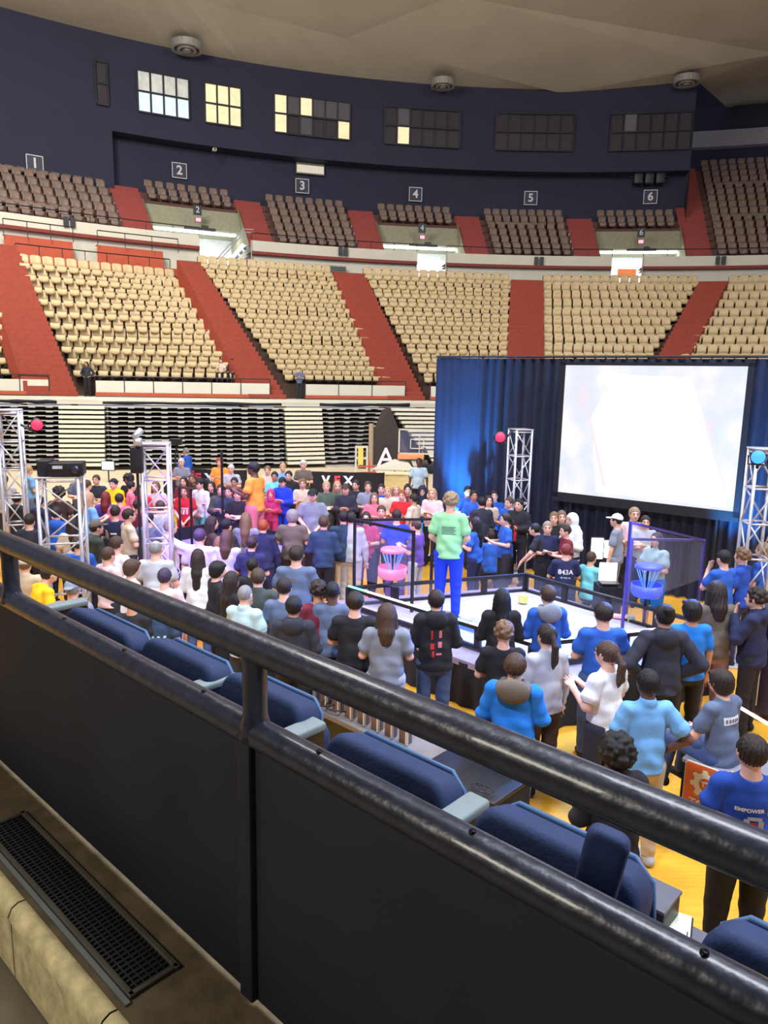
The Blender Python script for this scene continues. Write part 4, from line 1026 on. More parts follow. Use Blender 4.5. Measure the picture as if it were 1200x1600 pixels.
# grey platform with short brown posts, cables
pA = at_z(650, 1165, .5); t = empty('post_rack', Vector((pA.x, pA.y, 0)), 0, 'grey platform with a row of short brown posts, seen between the rails', 'rack')
MB().box(-UU*.75+ZZ*.47+NN*.2, (2.2, .7, .06), AXN).build('shelf', mat('shelf_grey', srgb(120, 112, 108), .6), t, bevel=.01); MB().box(-UU*.75+ZZ*.22+NN*.22, (2.1, .6, .44), AXN).build('base', M_black, t)
for i in range(9):
    MB().box(UU*(-.12-.19*i)+NN*-.02+ZZ*.68, (.11, .08, .38), AXN).build('post', mat('post_brown', srgb(112, 88, 82), .5), t, bevel=.01)
    MB().box(UU*(-.055-.19*i)+NN*-.075+ZZ*.68, (.02, .03, .34), AXN).build('metal_edge', mat('bright_steel', srgb(200, 195, 185), .3, .4), t)
for (px, py, L, W_, H_, lab) in ((742, 1205, .8, .6, .72, 'black covered table beyond the widest blue chair'), (1075, 1500, 1.3, .6, .74, 'grey topped table with a white binder near the bottom right')):
    a = at_z(px, py, H_); t = empty('equipment_table', Vector((a.x, a.y, 0)), RZN, lab, 'table')
    MB().box((0, 0, H_-.02), (L, W_, .04)).build('tabletop', M_black if px == 742 else mat('table_grey', srgb(108, 108, 122), .5), t, bevel=.008)
    if px == 742: MB().box((0, 0, (H_-.04)/2), (L-.04, W_-.04, H_-.05)).build('cover', M_blackc, t)
    else:
        for x in (-L/2+.05, L/2-.05):
            for y in (-W_/2+.05, W_/2-.05): MB().box((x, y, (H_-.04)/2), (.04, .04, H_-.05)).build('leg', M_black, t)
a = at_z(1046, 1443, .76); t = empty('ring_binder', a, RZN+.3, 'white open binder lying on the grey topped table', 'binder')
MB().box((0, 0, .012), (.24, .2, .02)).build('paper', mat('paper_white', srgb(232, 235, 215), .6), t, bevel=.003); MB().box((0, 0, 0), (.26, .22, .012)).build('cover', M_black, t)
a = at_z(1018, 1395, .93); t = empty('equipment_case', Vector((a.x, a.y, .75)), RZN, 'grey topped black equipment case beside the tilted blue pad', 'case')
MB().box((-.12, 0, .08), (.5, .26, .16)).build('case_body', M_black, t, bevel=.01); MB().box((-.12, 0, .17), (.51, .27, .02)).build('lid', mat('case_grey', srgb(96, 98, 112), .5), t)
a = at_z(1018, 1395, 0); t.location.z = .0; t.children[0].location.z = .76; t.children[1].location.z = .76
MB().box((-.12, 0, .375), (.46, .22, .75)).build('stand', M_black, t)
p = at_z(990, 1378, .965); tag(MB().box(p, (.08, .05, .006), AXN).build('paper_slip', mat('paper_white', (1, 1, 1))), 'small white paper slip on the grey equipment case', 'paper')
a = at_z(1068, 1515, .76); t = empty('microphone', a, 0, 'thin black gooseneck microphone standing on the grey topped table', 'microphone')
MB().tube([(0, 0, 0), (0, 0, .015)], .03, 12).build('base', M_black, t); MB().tube([(0, 0, .01), (0, 0, .09)], .007, 8).build('grip', M_black, t); MB().tube([(0, 0, .09), (0, 0, .24)], .003, 6).build('stem', M_black, t)
# cables and clutter
def cable(pts, r, label):
    cu = bpy.data.curves.new('cable', 'CURVE'); cu.dimensions = '3D'; sp2 = cu.splines.new('NURBS'); sp2.points.add(len(pts)-1)
    for q, p in zip(sp2.points, pts): q.co = (*p, 1)
    sp2.use_endpoint_u = True; cu.bevel_depth = r; cu.materials.append(M_black); o = bpy.data.objects.new('cable', cu); COL.objects.link(o)
    dg = bpy.context.evaluated_depsgraph_get(); me = bpy.data.meshes.new_from_object(o.evaluated_get(dg)); bpy.data.objects.remove(o); o = bpy.data.objects.new('cable', me); COL.objects.link(o); tag(o, label, 'cable')
c0 = at_z(470, 1085, .53)
cable([c0+UU*(.25*math.cos(k*.9)*(1-k/30)+k*.03)+NN*(.12*math.sin(k*.9))+ZZ*(.03+.015*(k % 3)) for k in range(22)], .008, 'coiled black cable on the grey platform left of the brown posts')
c0 = at_z(745, 1232, .74)
cable([c0+UU*(.08*math.cos(k*.9)+k*.006)+NN*(.05*math.sin(k*.9))+ZZ*(.015+.01*(k % 3)) for k in range(16)], .005, 'small black cable coil on the black covered table')
# tall dark blue case at right edge
a = at_z(1193, 1110, .1); t = empty('flight_case', Vector((a.x+.15, a.y, 0)), -.5, 'tall dark blue rolling case with pale edge trim at the right edge', 'case')
MB().box((0, 0, .75), (.5, .4, 1.35)).build('case_body', mat('case_blue', srgb(20, 26, 90), .4), t, bevel=.04)
MB().tube([(-.22, -.21, .2), (-.22, -.21, 1.3), (-.18, -.21, 1.36), (.22, -.21, 1.36)], .008, 6).build('edge_trim', M_alu, t)

# ================================================================== people: bodies grown as one continuous surface
def surf(prims, res):
    """prims: (kind, data, k, sign). smooth union on a grid, then surface nets -> verts, quads"""
    lo = np.array([1e9]*3); hi = -lo
    for kind, dt, k, sg in prims:
        if sg < 0: continue
        if kind == 'cone':
            a, ra, b, rb = dt[:4]; r = max(ra, rb)
            lo = np.minimum(lo, np.minimum(a, b)-r); hi = np.maximum(hi, np.maximum(a, b)+r)
        elif kind == 'ell': c, r, _ = dt; m = max(r); lo = np.minimum(lo, np.array(c)-m); hi = np.maximum(hi, np.array(c)+m)
    lo -= res*3; hi += res*3
    n = np.ceil((hi-lo)/res).astype(int)+1
    G = np.full(n, .2, dtype=np.float32)
    ax = [lo[i]+res*np.arange(n[i], dtype=np.float32) for i in range(3)]
    def sub(l, h, pad):
        i0 = np.clip(np.floor((np.array(l)-pad-lo)/res).astype(int), 0, n); i1 = np.clip(np.ceil((np.array(h)+pad-lo)/res).astype(int)+1, 0, n)
        return tuple(slice(i0[i], i1[i]) for i in range(3)), [ax[i][i0[i]:i1[i]] for i in range(3)]
    for kind, dt, k, sg in prims:
        if kind == 'cut':   # keep where dot(p-p0,nrm) < 0
            p0, nr, l, h = dt
            sl, (X, Y, Z) = sub(l, h, 0)
            d = (X[:, None, None]-p0[0])*nr[0]+(Y[None, :, None]-p0[1])*nr[1]+(Z[None, None, :]-p0[2])*nr[2]
            G[sl] = np.maximum(G[sl], d); continue
        pad = .03+k+2*res
        if kind == 'cone':
            a, ra, b, rb = dt[:4]; ys = dt[4] if len(dt) > 4 else 1.0; a = np.array(a, float); b = np.array(b, float); r = max(ra, rb)
            sl, (X, Y, Z) = sub(np.minimum(a, b)-r, np.maximum(a, b)+r, pad)
            pa = [X[:, None, None]-a[0], (Y[None, :, None]-a[1])/ys, Z[None, None, :]-a[2]]; ba = b-a; ba[1] /= ys; bb = float(ba@ba)+1e-9
            h = np.clip((pa[0]*ba[0]+pa[1]*ba[1]+pa[2]*ba[2])/bb, 0, 1)
            d = np.sqrt((pa[0]-ba[0]*h)**2+(pa[1]-ba[1]*h)**2+(pa[2]-ba[2]*h)**2)-(ra+(rb-ra)*h)
            if ys < 1: d = d*(ys*.5+.5)
        else:
            c, r, R3 = dt; m = max(r)
            sl, (X, Y, Z) = sub(np.array(c)-m, np.array(c)+m, pad)
            p = [X[:, None, None]-c[0], Y[None, :, None]-c[1], Z[None, None, :]-c[2]]
            if R3 is not None:
                q = [R3[0][i]*p[0]+R3[1][i]*p[1]+R3[2][i]*p[2] for i in range(3)]
            else: q = p
            k0 = np.sqrt((q[0]/r[0])**2+(q[1]/r[1])**2+(q[2]/r[2])**2); k1 = np.sqrt((q[0]/r[0]**2)**2+(q[1]/r[1]**2)**2+(q[2]/r[2]**2)**2)+1e-6
            d = k0*(k0-1)/k1
        d = d.astype(np.float32); g = G[sl]
        if sg < 0: G[sl] = np.maximum(g, -d)
        elif k <= 0: G[sl] = np.minimum(g, d)
        else:
            hh = np.clip(.5+.5*(g-d)/k, 0, 1); G[sl] = g*(1-hh)+d*hh-k*hh*(1-hh)
    return nets(G, lo, res)
def nets(G, lo, res):
    ins = G < 0
    s = ins[:-1, :-1, :-1].astype(np.int8)
    tot = np.zeros(s.shape, np.int8)
    for i in (0, 1):
        for j in (0, 1):
            for k in (0, 1): tot += ins[i:i+s.shape[0], j:j+s.shape[1], k:k+s.shape[2]]
    cell = (tot > 0) & (tot < 8); idx = np.argwhere(cell); ID = np.full(s.shape, -1, np.int32); ID[cell] = np.arange(len(idx))
    acc = np.zeros((len(idx), 3)); cnt = np.zeros(len(idx))
    I, J, K = idx.T
    for ax_ in range(3):
        for u in (0, 1):
            for v in (0, 1):
                o0 = [0, 0, 0]; o = [x for x in range(3) if x != ax_]; o0[o[0]] = u; o0[o[1]] = v; o1 = list(o0); o1[ax_] = 1
                g0 = G[I+o0[0], J+o0[1], K+o0[2]]; g1 = G[I+o1[0], J+o1[1], K+o1[2]]; m = (g0 < 0) != (g1 < 0)
                t = np.where(m, g0/(g0-g1+1e-12), 0); p = np.zeros((len(idx), 3)); p[:] = o0; p[:, ax_] += t
                acc[m] += p[m]; cnt[m] += 1
    V_ = (idx+acc/cnt[:, None])*res+lo
    F = []
    for ax_ in range(3):
        a, b = [x for x in range(3) if x != ax_]
        sl0 = [slice(None)]*3; sl1 = [slice(None)]*3; sl0[ax_] = slice(0, -1); sl1[ax_] = slice(1, None)
        g0 = ins[tuple(sl0)]; g1 = ins[tuple(sl1)]; e = np.argwhere(g0 != g1)
        e = e[(e[:, a] > 0) & (e[:, b] > 0) & (e[:, a] < ID.shape[a]) & (e[:, b] < ID.shape[b])]
        fl = g0[tuple(e.T)]
        q = []
        for da, db in ((0, 0), (1, 0), (1, 1), (0, 1)):
            c = e.copy(); c[:, a] -= da; c[:, b] -= db; q.append(ID[tuple(c.T)])
        q = np.stack(q, 1)
        if ax_ == 1: fl = ~fl
        q[fl] = q[fl][:, ::-1]
        F.append(q)
    F = np.concatenate(F); F = F[(F >= 0).all(1)][:, ::-1]
    # light smoothing
    return V_, F
def np_mesh(name, V_, F, relax=1):
    if relax:
        for _ in range(relax):
            acc = np.zeros_like(V_); c = np.zeros(len(V_))
            for i in range(4):
                a = F[:, i]; b = F[:, (i+1) % 4]; np.add.at(acc, a, V_[b]); np.add.at(c, a, 1); np.add.at(acc, b, V_[a]); np.add.at(c, b, 1)
            V_ = V_*.5+.5*acc/np.maximum(c, 1)[:, None]
    me = bpy.data.meshes.new(name); me.vertices.add(len(V_)); me.vertices.foreach_set('co', V_.ravel().astype(np.float32))
    me.loops.add(F.size); me.loops.foreach_set('vertex_index', F.ravel().astype(np.int32))
    me.polygons.add(len(F)); me.polygons.foreach_set('loop_start', np.arange(0, F.size, 4, dtype=np.int32)); me.polygons.foreach_set('loop_total', np.full(len(F), 4, dtype=np.int32))
    me.polygons.foreach_set('use_smooth', np.ones(len(F), bool)); me.update(calc_edges=True); me.validate()
    return me
v3 = lambda *a: np.array(a, float)
# figure faces +Y, 1.70 m tall. arms: (elbow, wrist, handdir) per side; x sign given explicitly
POSES = {
 'down': dict(L=(v3(-.235, .02, 1.12), v3(-.25, .06, .87), v3(-.02, .12, -1)), R=(v3(.235, .02, 1.12), v3(.25, .06, .87), v3(.02, .12, -1))),
 'cross': dict(L=(v3(-.235, .04, 1.13), v3(-.0, .21, 1.15), v3(1, .0, .2)), R=(v3(.235, .04, 1.13), v3(.03, .23, 1.10), v3(-1, .0, .2))),
 'phone': dict(L=(v3(-.23, .02, 1.13), v3(-.07, .27, 1.16), v3(.3, .7, .5)), R=(v3(.23, .02, 1.13), v3(.07, .27, 1.16), v3(-.3, .7, .5))),
 'clasp': dict(L=(v3(-.235, .0, 1.12), v3(-.06, .17, .93), v3(.6, .2, -.8)), R=(v3(.235, .0, 1.12), v3(.06, .17, .93), v3(-.6, .2, -.8))),
 'hip': dict(L=(v3(-.24, .02, 1.12), v3(-.25, .06, .87), v3(-.02, .12, -1)), R=(v3(.33, -.08, 1.15), v3(.18, .02, 1.0), v3(-.8, .5, -.4))),
 'hips': dict(L=(v3(-.33, -.08, 1.15), v3(-.18, .02, 1.0), v3(.8, .5, -.4)), R=(v3(.33, -.08, 1.15), v3(.18, .02, 1.0), v3(-.8, .5, -.4))),
 'chin': dict(L=(v3(-.22, .12, 1.16), v3(-.08, .2, 1.38), v3(.3, -.1, 1)), R=(v3(.235, .02, 1.12), v3(.05, .2, 1.10), v3(-1, .2, .1))),
 'point': dict(L=(v3(-.235, .02, 1.12), v3(-.25, .06, .87), v3(-.02, .12, -1)), R=(v3(.34, .16, 1.3), v3(.5, .34, 1.33), v3(.7, .7, .1))),
 'lean': dict(L=(v3(-.28, .2, 1.16), v3(-.26, .38, .96), v3(-.02, .4, -1)), R=(v3(.24, .12, 1.12), v3(.15, .3, 1.0), v3(-.3, .6, -.6))),
 'sit': dict(L=(v3(-.24, .1, 1.12), v3(-.16, .33, 1.02), v3(.4, .9, -.1)), R=(v3(.24, .1, 1.12), v3(.16, .33, 1.02), v3(-.4, .9, -.1))),
}
SHO = .158
def legs(pose):
    if pose == 'sit': return [(v3(s*.10, .02, .90), v3(s*.13, .44, .93), v3(s*.13, .50, .50)) for s in (-1, 1)]
    if pose == 'kneel': return [(v3(s*.10, .0, .9), v3(s*.12, .32, .78), v3(s*.12, .0, .62)) for s in (-1, 1)]
    return [(v3(s*.095, .0, .90), v3(s*.105, .02, .49), v3(s*.115, -.01, .09)) for s in (-1, 1)]
def bend(p, pose):  # forward bend of everything above the pelvis
    a = {'lean': .35, 'sit': .10}.get(pose, 0.)
    if not a: return p
    p = np.array(p, float); y, z = p[1], p[2]-.95
    if z <= 0: return p
    return v3(p[0], y*math.cos(a)+z*math.sin(a), .95+z*math.cos(a)-y*math.sin(a)*.3)
def head_prims(hp, pitch=0):
    c = hp
    P = [('ell', (c, (.076, .094, .108), None), 0, 1),
         ('ell', (c+v3(0, .028, -.055), (.056, .062, .062), None), .03, 1),   # jaw
         ('cone', (c+v3(0, .088, .0), .009, c+v3(0, .108, -.028), .014), .012, 1),  # nose
         ('cone', (c+v3(-.03, .082, .024), .010, c+v3(.03, .082, .024), .010), .015, 1),  # brow
         ('cone', (c+v3(-.018, .088, -.055), .008, c+v3(.018, .088, -.055), .008), .01, 1),  # lips
         ('ell', (c+v3(0, .078, -.088), (.02, .016, .014), None), .02, 1)]
    for s in (-1, 1):
        P.append(('ell', (c+v3(s*.03, .102, .006), (.016, .016, .010), None), 0, -1))
        P.append(('ell', (c+v3(s*.079, -.002, -.008), (.012, .022, .032), None), .008, 1))
    return P
def hand_prims(w, d, side, res):
    d = d/np.linalg.norm(d); up = v3(0, 0, 1) if abs(d[2]) < .8 else v3(0, 1, 0)
    x = np.cross(d, up); x /= np.linalg.norm(x); nrm = np.cross(x, d)
    if side > 0: x = -x
    fr = max(.0085, res*.75); P = []
    palm = w+d*.045
    for k in (-1, 0, 1): P.append(('cone', (w+x*k*.012, .020, w+d*.085+x*k*.024, .014), .015, 1))
    for i, (off, L) in enumerate(((-.031, .062), (-.0105, .076), (.0105, .071), (.031, .054))):
        b0 = w+d*.088+x*off*1.0; b1 = b0+d*L*.5+nrm*.006+x*off*.25; b2 = b1+d*L*.42-nrm*.016+x*off*.1
        P.append(('cone', (b0, fr, b1, fr*.95), .006, 1)); P.append(('cone', (b1, fr*.95, b2, fr*.8), .003, 1))
    t0 = w+d*.03-x*.022; t1 = t0+d*.032-x*.024; t2 = t1+d*.028-x*.006
    P.append(('cone', (t0, fr*1.25, t1, fr*1.05), .008, 1)); P.append(('cone', (t1, fr*1.05, t2, fr*.85), .003, 1))
    return P
HEAD = v3(0, .02, 1.593)
def jts(pose):
    ps = POSES['sit' if pose == 'kneel' else pose]
    J = {}
    J['head'] = bend(HEAD, pose); J['neck0'] = bend(v3(0, -.01, 1.41), pose); J['neck1'] = bend(v3(0, .005, 1.53), pose)
    J['chest'] = bend(v3(0, .0, 1.27), pose); J['chest2'] = bend(v3(0, .0, 1.36), pose); J['waist'] = bend(v3(0, .0, 1.08), pose); J['pel'] = v3(0, 0, .95)
    for k, s in (('L', -1), ('R', 1)):
        J['sh'+k] = bend(v3(s*SHO, -.005, 1.385), pose); e, w, h = ps[k]
        J['el'+k] = bend(e, pose) if pose in ('sit', 'kneel') else e; J['wr'+k] = bend(w, pose) if pose in ('sit', 'kneel') else w; J['hd'+k] = h
    J['legs'] = legs(pose)
    return J
def body_mesh(pose, res):
    J = jts(pose); P = [('cone', (J['pel']+v3(-.055, 0, 0), .085, J['pel']+v3(.055, 0, 0), .085), 0, 1)]
    P += [('ell', (J['waist'], (.12, .085, .17), None), .05, 1), ('ell', (J['chest'], (.14, .085, .17), None), .05, 1)]
    P += [('cone', (J['shL'], .055, J['shR'], .055), .04, 1), ('cone', (J['neck0'], .062, J['neck1'], .052), .03, 1)]
    for k, s in (('L', -1), ('R', 1)):
        sh, el, wr = J['sh'+k], J['el'+k], J['wr'+k]
        P += [('cone', (sh, .056, el, .040), .02, 1), ('cone', (el, .041, wr, .027), .01, 1)]
        P += hand_prims(wr, J['hd'+k], s, res)
    for hip, kn, an in J['legs']:
        P += [('cone', (hip, .088, kn, .055), .03, 1), ('cone', (kn+v3(0, -.008, -.05), .056, an, .036), .03, 1)]
        if pose == 'kneel': continue
        P += [('cone', (an+v3(0, -.03, -.045), .032, an+v3(0, .13, -.055), .028), .03, 1)]
    P += [(p[0], p[1], p[2], p[3]) for p in head_prims(J['head'])]
    return np_mesh('body', *surf(P, res))
def top_mesh(pose, kind, res):
    J = jts(pose); g = {'tee': .016, 'long': .02, 'hood': .028, 'polo': .017}[kind]
    big = v3(2, 2, 2)
    hem = {'tee': .86, 'long': .87, 'hood': .85, 'polo': .88}[kind]
    P = [('cone', (J['pel']+v3(-.07, 0, -.06), .10+g, J['pel']+v3(.07, 0, -.06), .10+g), 0, 1), ('cone', (J['chest']+v3(0, 0, .0), .150+g, J['waist'], .150+g, .66), .02, 1), ('cone', (J['waist'], .150+g, J['pel']+v3(0, -.01, -.10), .158+g, .82), .01, 1),
         ('cone', (J['shL'], .050+g*.7, J['shR'], .050+g*.7), .035, 1), ('cone', (J['neck0']+v3(0, 0, -.02), .07+g*.5, J['neck0']+v3(0, 0, .03), .062+g*.4), .03, 1)]
    if kind in ('tee', 'polo'): P.append(('cut', (v3(0, 0, J['neck0'][2]+.045), v3(0, -.25, 1), v3(-.11, -.12, 1.3), v3(.11, .35, 1.75)), 0, 1))
    P.append(('cut', (v3(0, 0, hem), v3(0, 0, -1), v3(-.5, -.5, .5), v3(.5, .5, hem+.02)), 0, 1))
    sh_cut = []
    for k in 'LR':
        sh, el, wr = J['sh'+k], J['el'+k], J['wr'+k]
        if kind in ('tee', 'polo'):
            e = sh+(el-sh)*.72; d = (el-sh)/np.linalg.norm(el-sh)
            # sleeve: two cones with blunt end
            P += [('cone', (sh, .050+g*.8, e-d*.03, .056+g*1.0), .02, 1), ('cone', (e-d*.03, .056+g*1.0, e+d*.0, .048+g), .01, 1)]
            c = e+d*.05; P.append(('ell', (c, (.058, .058, .058), None), 0, -1))
        else:
            P += [('cone', (sh, .050+g*.8, el, .043+g*.9), .02, 1), ('cone', (el, .045+g, wr-(wr-el)*.12, .034+g*.7), .02, 1), ('cone', (wr-(wr-el)*.12, .036+g*.6, wr-(wr-el)*.04, .033+g*.5), .005, 1)]
    if kind == 'hood':
        n = J['neck0']
        P += [('ell', (n+v3(0, -.085, .0), (.115, .06, .10), None), .03, 1), ('cone', (n+v3(-.07, -.02, .045), .035, n+v3(.07, -.02, .045), .035), .03, 1)]
        P += [('cone', (J['pel']+v3(-.07, 0, -.06), .10+g*.8, J['pel']+v3(.07, 0, -.06), .10+g*.8), .01, 1), ('cut', (v3(0, 0, hem), v3(0, 0, -1), v3(-.5, -.5, .5), v3(.5, .5, hem+.02)), 0, 1)]
        P.append(('cut', (v3(0, 0, n[2]+.085), v3(0, 0, 1), v3(-.11, -.2, 1.3), v3(.11, .35, 1.8)), 0, 1))
    if kind == 'polo':
        n = J['neck0']; P.append(('cone', (n+v3(0, -.01, .035), .068, n+v3(0, .0, .06), .064), .004, 1)); P.append(('cut', (n+v3(0, 0, .075), v3(0, 0, 1), v3(-.1, -.14, 1.4), v3(.1, .14, 1.75)), 0, 1))
    V_, F = surf(P, res)
    # folds in the cloth
    x, y, z = V_.T; rr = np.hypot(x, y)+1e-6
    ph = {'down': 0., 'cross': 1.3, 'phone': 2.1, 'clasp': 3.3, 'hip': 4., 'hips': 5., 'chin': .7}.get(pose, 1.)
    w = .0065*np.sin(30*x+9*z+2.4*np.sin(9*z+ph)+ph)*np.clip((1.36-z)/.3, 0, 1)+.005*np.sin(48*z+16*x*np.sign(x+.01)+6*y+ph)*np.clip((1.12-z)/.2, 0, 1)+.004*np.sin(38*z-40*np.abs(x)+ph)*np.clip((np.abs(x)-.12)/.08, 0, 1)
    V_ = V_+np.stack([x/rr*w, y/rr*w, 0*z], 1)
    return np_mesh('top', V_, F)
def pants_mesh(pose, kind, res):
    J = jts(pose); g = {'jeans': .014, 'shorts': .024, 'skirt': .03}[kind]
    P = [('cone', (J['pel']+v3(-.055, 0, -.02), .09+g*.6, J['pel']+v3(.055, 0, -.02), .09+g*.6), 0, 1), ('cone', (J['pel']+v3(-.06, -.02, -.08), .088+g*.6, J['pel']+v3(.06, -.02, -.08), .088+g*.6), .03, 1)]
    for hip, kn, an in J['legs']:
        if kind == 'jeans':
            P += [('cone', (hip, .09+g, kn, .06+g), .02, 1), ('cone', (kn, .06+g, an+v3(0, 0, .02), .045+g), .02, 1)]
            if pose not in ('sit', 'kneel'): P.append(('cut', (an, v3(0, 0, -1), an-.12, an+v3(.12, .12, .02)), 0, 1))
        else:
            P += [('cone', (hip, .09+g, kn+(hip-kn)*.12, .068+g), .015, 1)]
            d = (kn-hip); d /= np.linalg.norm(d); c = kn+(hip-kn)*.06
            P.append(('cut', (c, d, c-.14, c+.14), 0, 1))
    V_, F = surf(P, res)
    x, y, z = V_.T; w = .004*np.sin(55*z+20*x)*np.clip((.75-z)/.3, 0, 1); V_ = V_+np.stack([0*x, w, 0*z], 1)
    return np_mesh('trousers', V_, F)
def shoe_mesh(pose, res, q):
    J = jts(pose); P = []
    for hip, kn, an in J['legs'][q:q+1]:
        if pose == 'kneel': a = an+v3(0, -.06, .0)
        else: a = an
        P += [('cone', (a+v3(0, -.035, -.045), .042, a+v3(0, .14, -.055), .036), 0, 1), ('cone', (a+v3(0, -.02, -.03), .046, a+v3(0, -.01, .0), .043), .02, 1),
              ('cut', (a+v3(0, 0, -.087), v3(0, 0, -1), a-.25, a+v3(.25, .3, -.05)), 0, 1)]
    return np_mesh('shoe', *surf(P, res))
def hair_mesh(kind, res, c):
    P = [('ell', (c+v3(0, -.010, .018), (.087, .100, .106), None), 0, 1)]
    face = ('ell', (c+v3(0, .105, -.045), (.075, .085, .105), None), 0, -1)
    neckc = ('cut', (c+v3(0, -.02, -.045), v3(0, .55, -1), c-v3(.2, .2, .2), c+v3(.2, .2, .03)), 0, 1)
    rs = np.random.RandomState(abs(hash(kind)) % 1000 if False else sum(map(ord, kind)))
    if kind in ('short', 'bald', 'buzz'):
        if kind != 'short': P = [('ell', (c+v3(0, -.008, .012), (.080, .095, .100), None), 0, 1)]
        P += [face, ('cut', (c+v3(0, -.03, -.055), v3(0, .45, -1), c-v3(.2, .2, .25), c+v3(.2, .2, .05)), 0, 1)]
        P += [('ell', (c+v3(s*.09, .03, -.05), (.03, .06, .05), None), 0, -1) for s in (-1, 1)]
        if kind == 'bald': P.append(('ell', (c+v3(0, .02, .12), (.062, .08, .05), None), 0, -1))
    elif kind in ('curly', 'afro'):
        sc_ = 1.0 if kind == 'curly' else 1.28
        P = [('ell', (c+v3(0, -.012, .022), (.088*sc_, .098*sc_, .102*sc_), None), 0, 1)]
        for i in range(90):
            u = rs.normal(size=3); u /= np.linalg.norm(u)
            if u[2] < -.45 or (u[1] > .55 and u[2] < .35): continue
            q = c+v3(0, -.012, .022)+u*v3(.088, .1, .102)*sc_; P.append(('ell', (q, (.022, .022, .02), None), .008, 1))
        P += [face, ('cut', (c+v3(0, -.03, -.075), v3(0, .3, -1), c-v3(.2, .2, .25), c+v3(.2, .2, .05)), 0, 1)]
    elif kind in ('mop', 'bowl'):
        P = [('ell', (c+v3(0, -.012, .018), (.096, .108, .108), None), 0, 1), ('ell', (c+v3(0, -.04, -.04), (.088, .075, .075), None), .03, 1), ('cone', (c+v3(-.05, .07, .07), .025, c+v3(.05, .075, .06), .025), .02, 1)]
        P += [('ell', (c+v3(0, .12, -.055), (.07, .085, .10), None), 0, -1), ('cut', (c+v3(0, 0, -.10), v3(0, 0, -1), c-v3(.2, .2, .25), c+v3(.2, .2, -.05)), 0, 1)]
    elif kind in ('long', 'bob'):
        L = .36 if kind == 'long' else .2
        P += [('cone', (c+v3(0, -.045, -.03), .082, c+v3(0, -.085, -.10-L*.35), .075), .03, 1), ('cone', (c+v3(0, -.085, -.10-L*.35), .074, c+v3(0, -.095, -.06-L), .062), .03, 1)]
        for s in (-1, 1): P += [('cone', (c+v3(s*.065, -.01, .0), .034, c+v3(s*.085, -.02, -.17), .03), .02, 1), ('cone', (c+v3(s*.085, -.02, -.17), .03, c+v3(s*.085, -.05, -.06-L*.9), .028), .02, 1)]
        P += [('ell', (c+v3(0, .10, -.05), (.062, .09, .12), None), 0, -1)]
    elif kind in ('pony', 'bun'):
        P += [face, ('cut', (c+v3(0, -.03, -.06), v3(0, .45, -1), c-v3(.2, .2, .25), c+v3(.2, .2, .05)), 0, 1)]
        if kind == 'pony': P += [('cone', (c+v3(0, -.10, .02), .026, c+v3(0, -.15, -.06), .032), .01, 1), ('cone', (c+v3(0, -.15, -.06), .034, c+v3(.01, -.14, -.20), .034), .01, 1), ('cone', (c+v3(.01, -.14, -.20), .034, c+v3(.01, -.11, -.30), .012), .01, 1)]
        else: P += [('ell', (c+v3(0, -.09, .085), (.05, .05, .042), None), .012, 1)]
    elif kind == 'hoodup':
        P = [('ell', (c+v3(0, -.015, .01), (.108, .12, .13), None), 0, 1), ('cone', (c+v3(0, -.03, -.05), .10, c+v3(0, -.02, -.16), .12), .04, 1), ('ell', (c+v3(0, .12, -.03), (.072, .09, .095), None), 0, -1)]
    V_, F = surf(P, res)
    a = .0035 if kind not in ('hoodup', 'bald', 'buzz') else 0
    x, y, z = V_.T; th = np.arctan2(x, y-c[1]); w = a*np.sin(th*22+40*z)+a*.8*np.sin(th*41-70*z+2*np.sin(50*z))
    V_ = V_+np.stack([np.sin(th)*w, np.cos(th)*w, 0*z], 1)
    return np_mesh('hair', V_, F, 0 if kind in ('short', 'long', 'pony', 'bob', 'mop', 'bowl') and res < .01 else 1)
def cap_mesh(kind, res, c):
    if kind == 'beanie': P = [('ell', (c+v3(0, -.01, .035), (.092, .105, .10), None), 0, 1), ('cut', (c+v3(0, 0, .02), v3(0, 0, -1), c-v3(.2, .2, .2), c+v3(.2, .2, .05)), 0, 1)]
    else:
        P = [('ell', (c+v3(0, -.01, .025), (.09, .104, .10), None), 0, 1), ('cut', (c+v3(0, 0, .03), v3(0, .15, -1), c-v3(.2, .2, .2), c+v3(.2, .2, .06)), 0, 1)]
        s = -1 if kind == 'capback' else 1
        P.append(('ell', (c+v3(0, s*.125, .035), (.065, .07, .011), None), .008, 1))
        P.append(('ell', (c+v3(0, -.01, .126), (.012, .012, .008), None), .004, 1))
    return np_mesh('cap', *surf(P, res))
def face_bits(c):
    e = MB()
    for s in (-1, 1):
        n = 8; 
        for i in range(n):
            pass
        e.box(tuple(c+v3(s*.030, .089, .006)), (.021, .008, .010)); e.box(tuple(c+v3(s*.031, .094, .028)), (.032, .010, .006))
    m = MB(); m.box(tuple(c+v3(0, .0955, -.055)), (.036, .008, .008))
    return e, m
_cache = {}
def cached(key, fn):
    if key not in _cache: _cache[key] = fn()
    return _cache[key]
def fabric(col, kind='cloth'):
    key = '%s_%d_%d_%d' % (kind, int(col[0]*255), int(col[1]*255), int(col[2]*255))
    if kind == 'hair': return mat(key, col, .5, var=.45, scale=22, bump=.6, bscale=70, stretch=(6, 6, .7))
    if kind == 'skin': return mat(key, col, .55, var=.06, scale=10)
    return mat(key, col, .85, var=.08, scale=9, bump=.3, bscale=110)
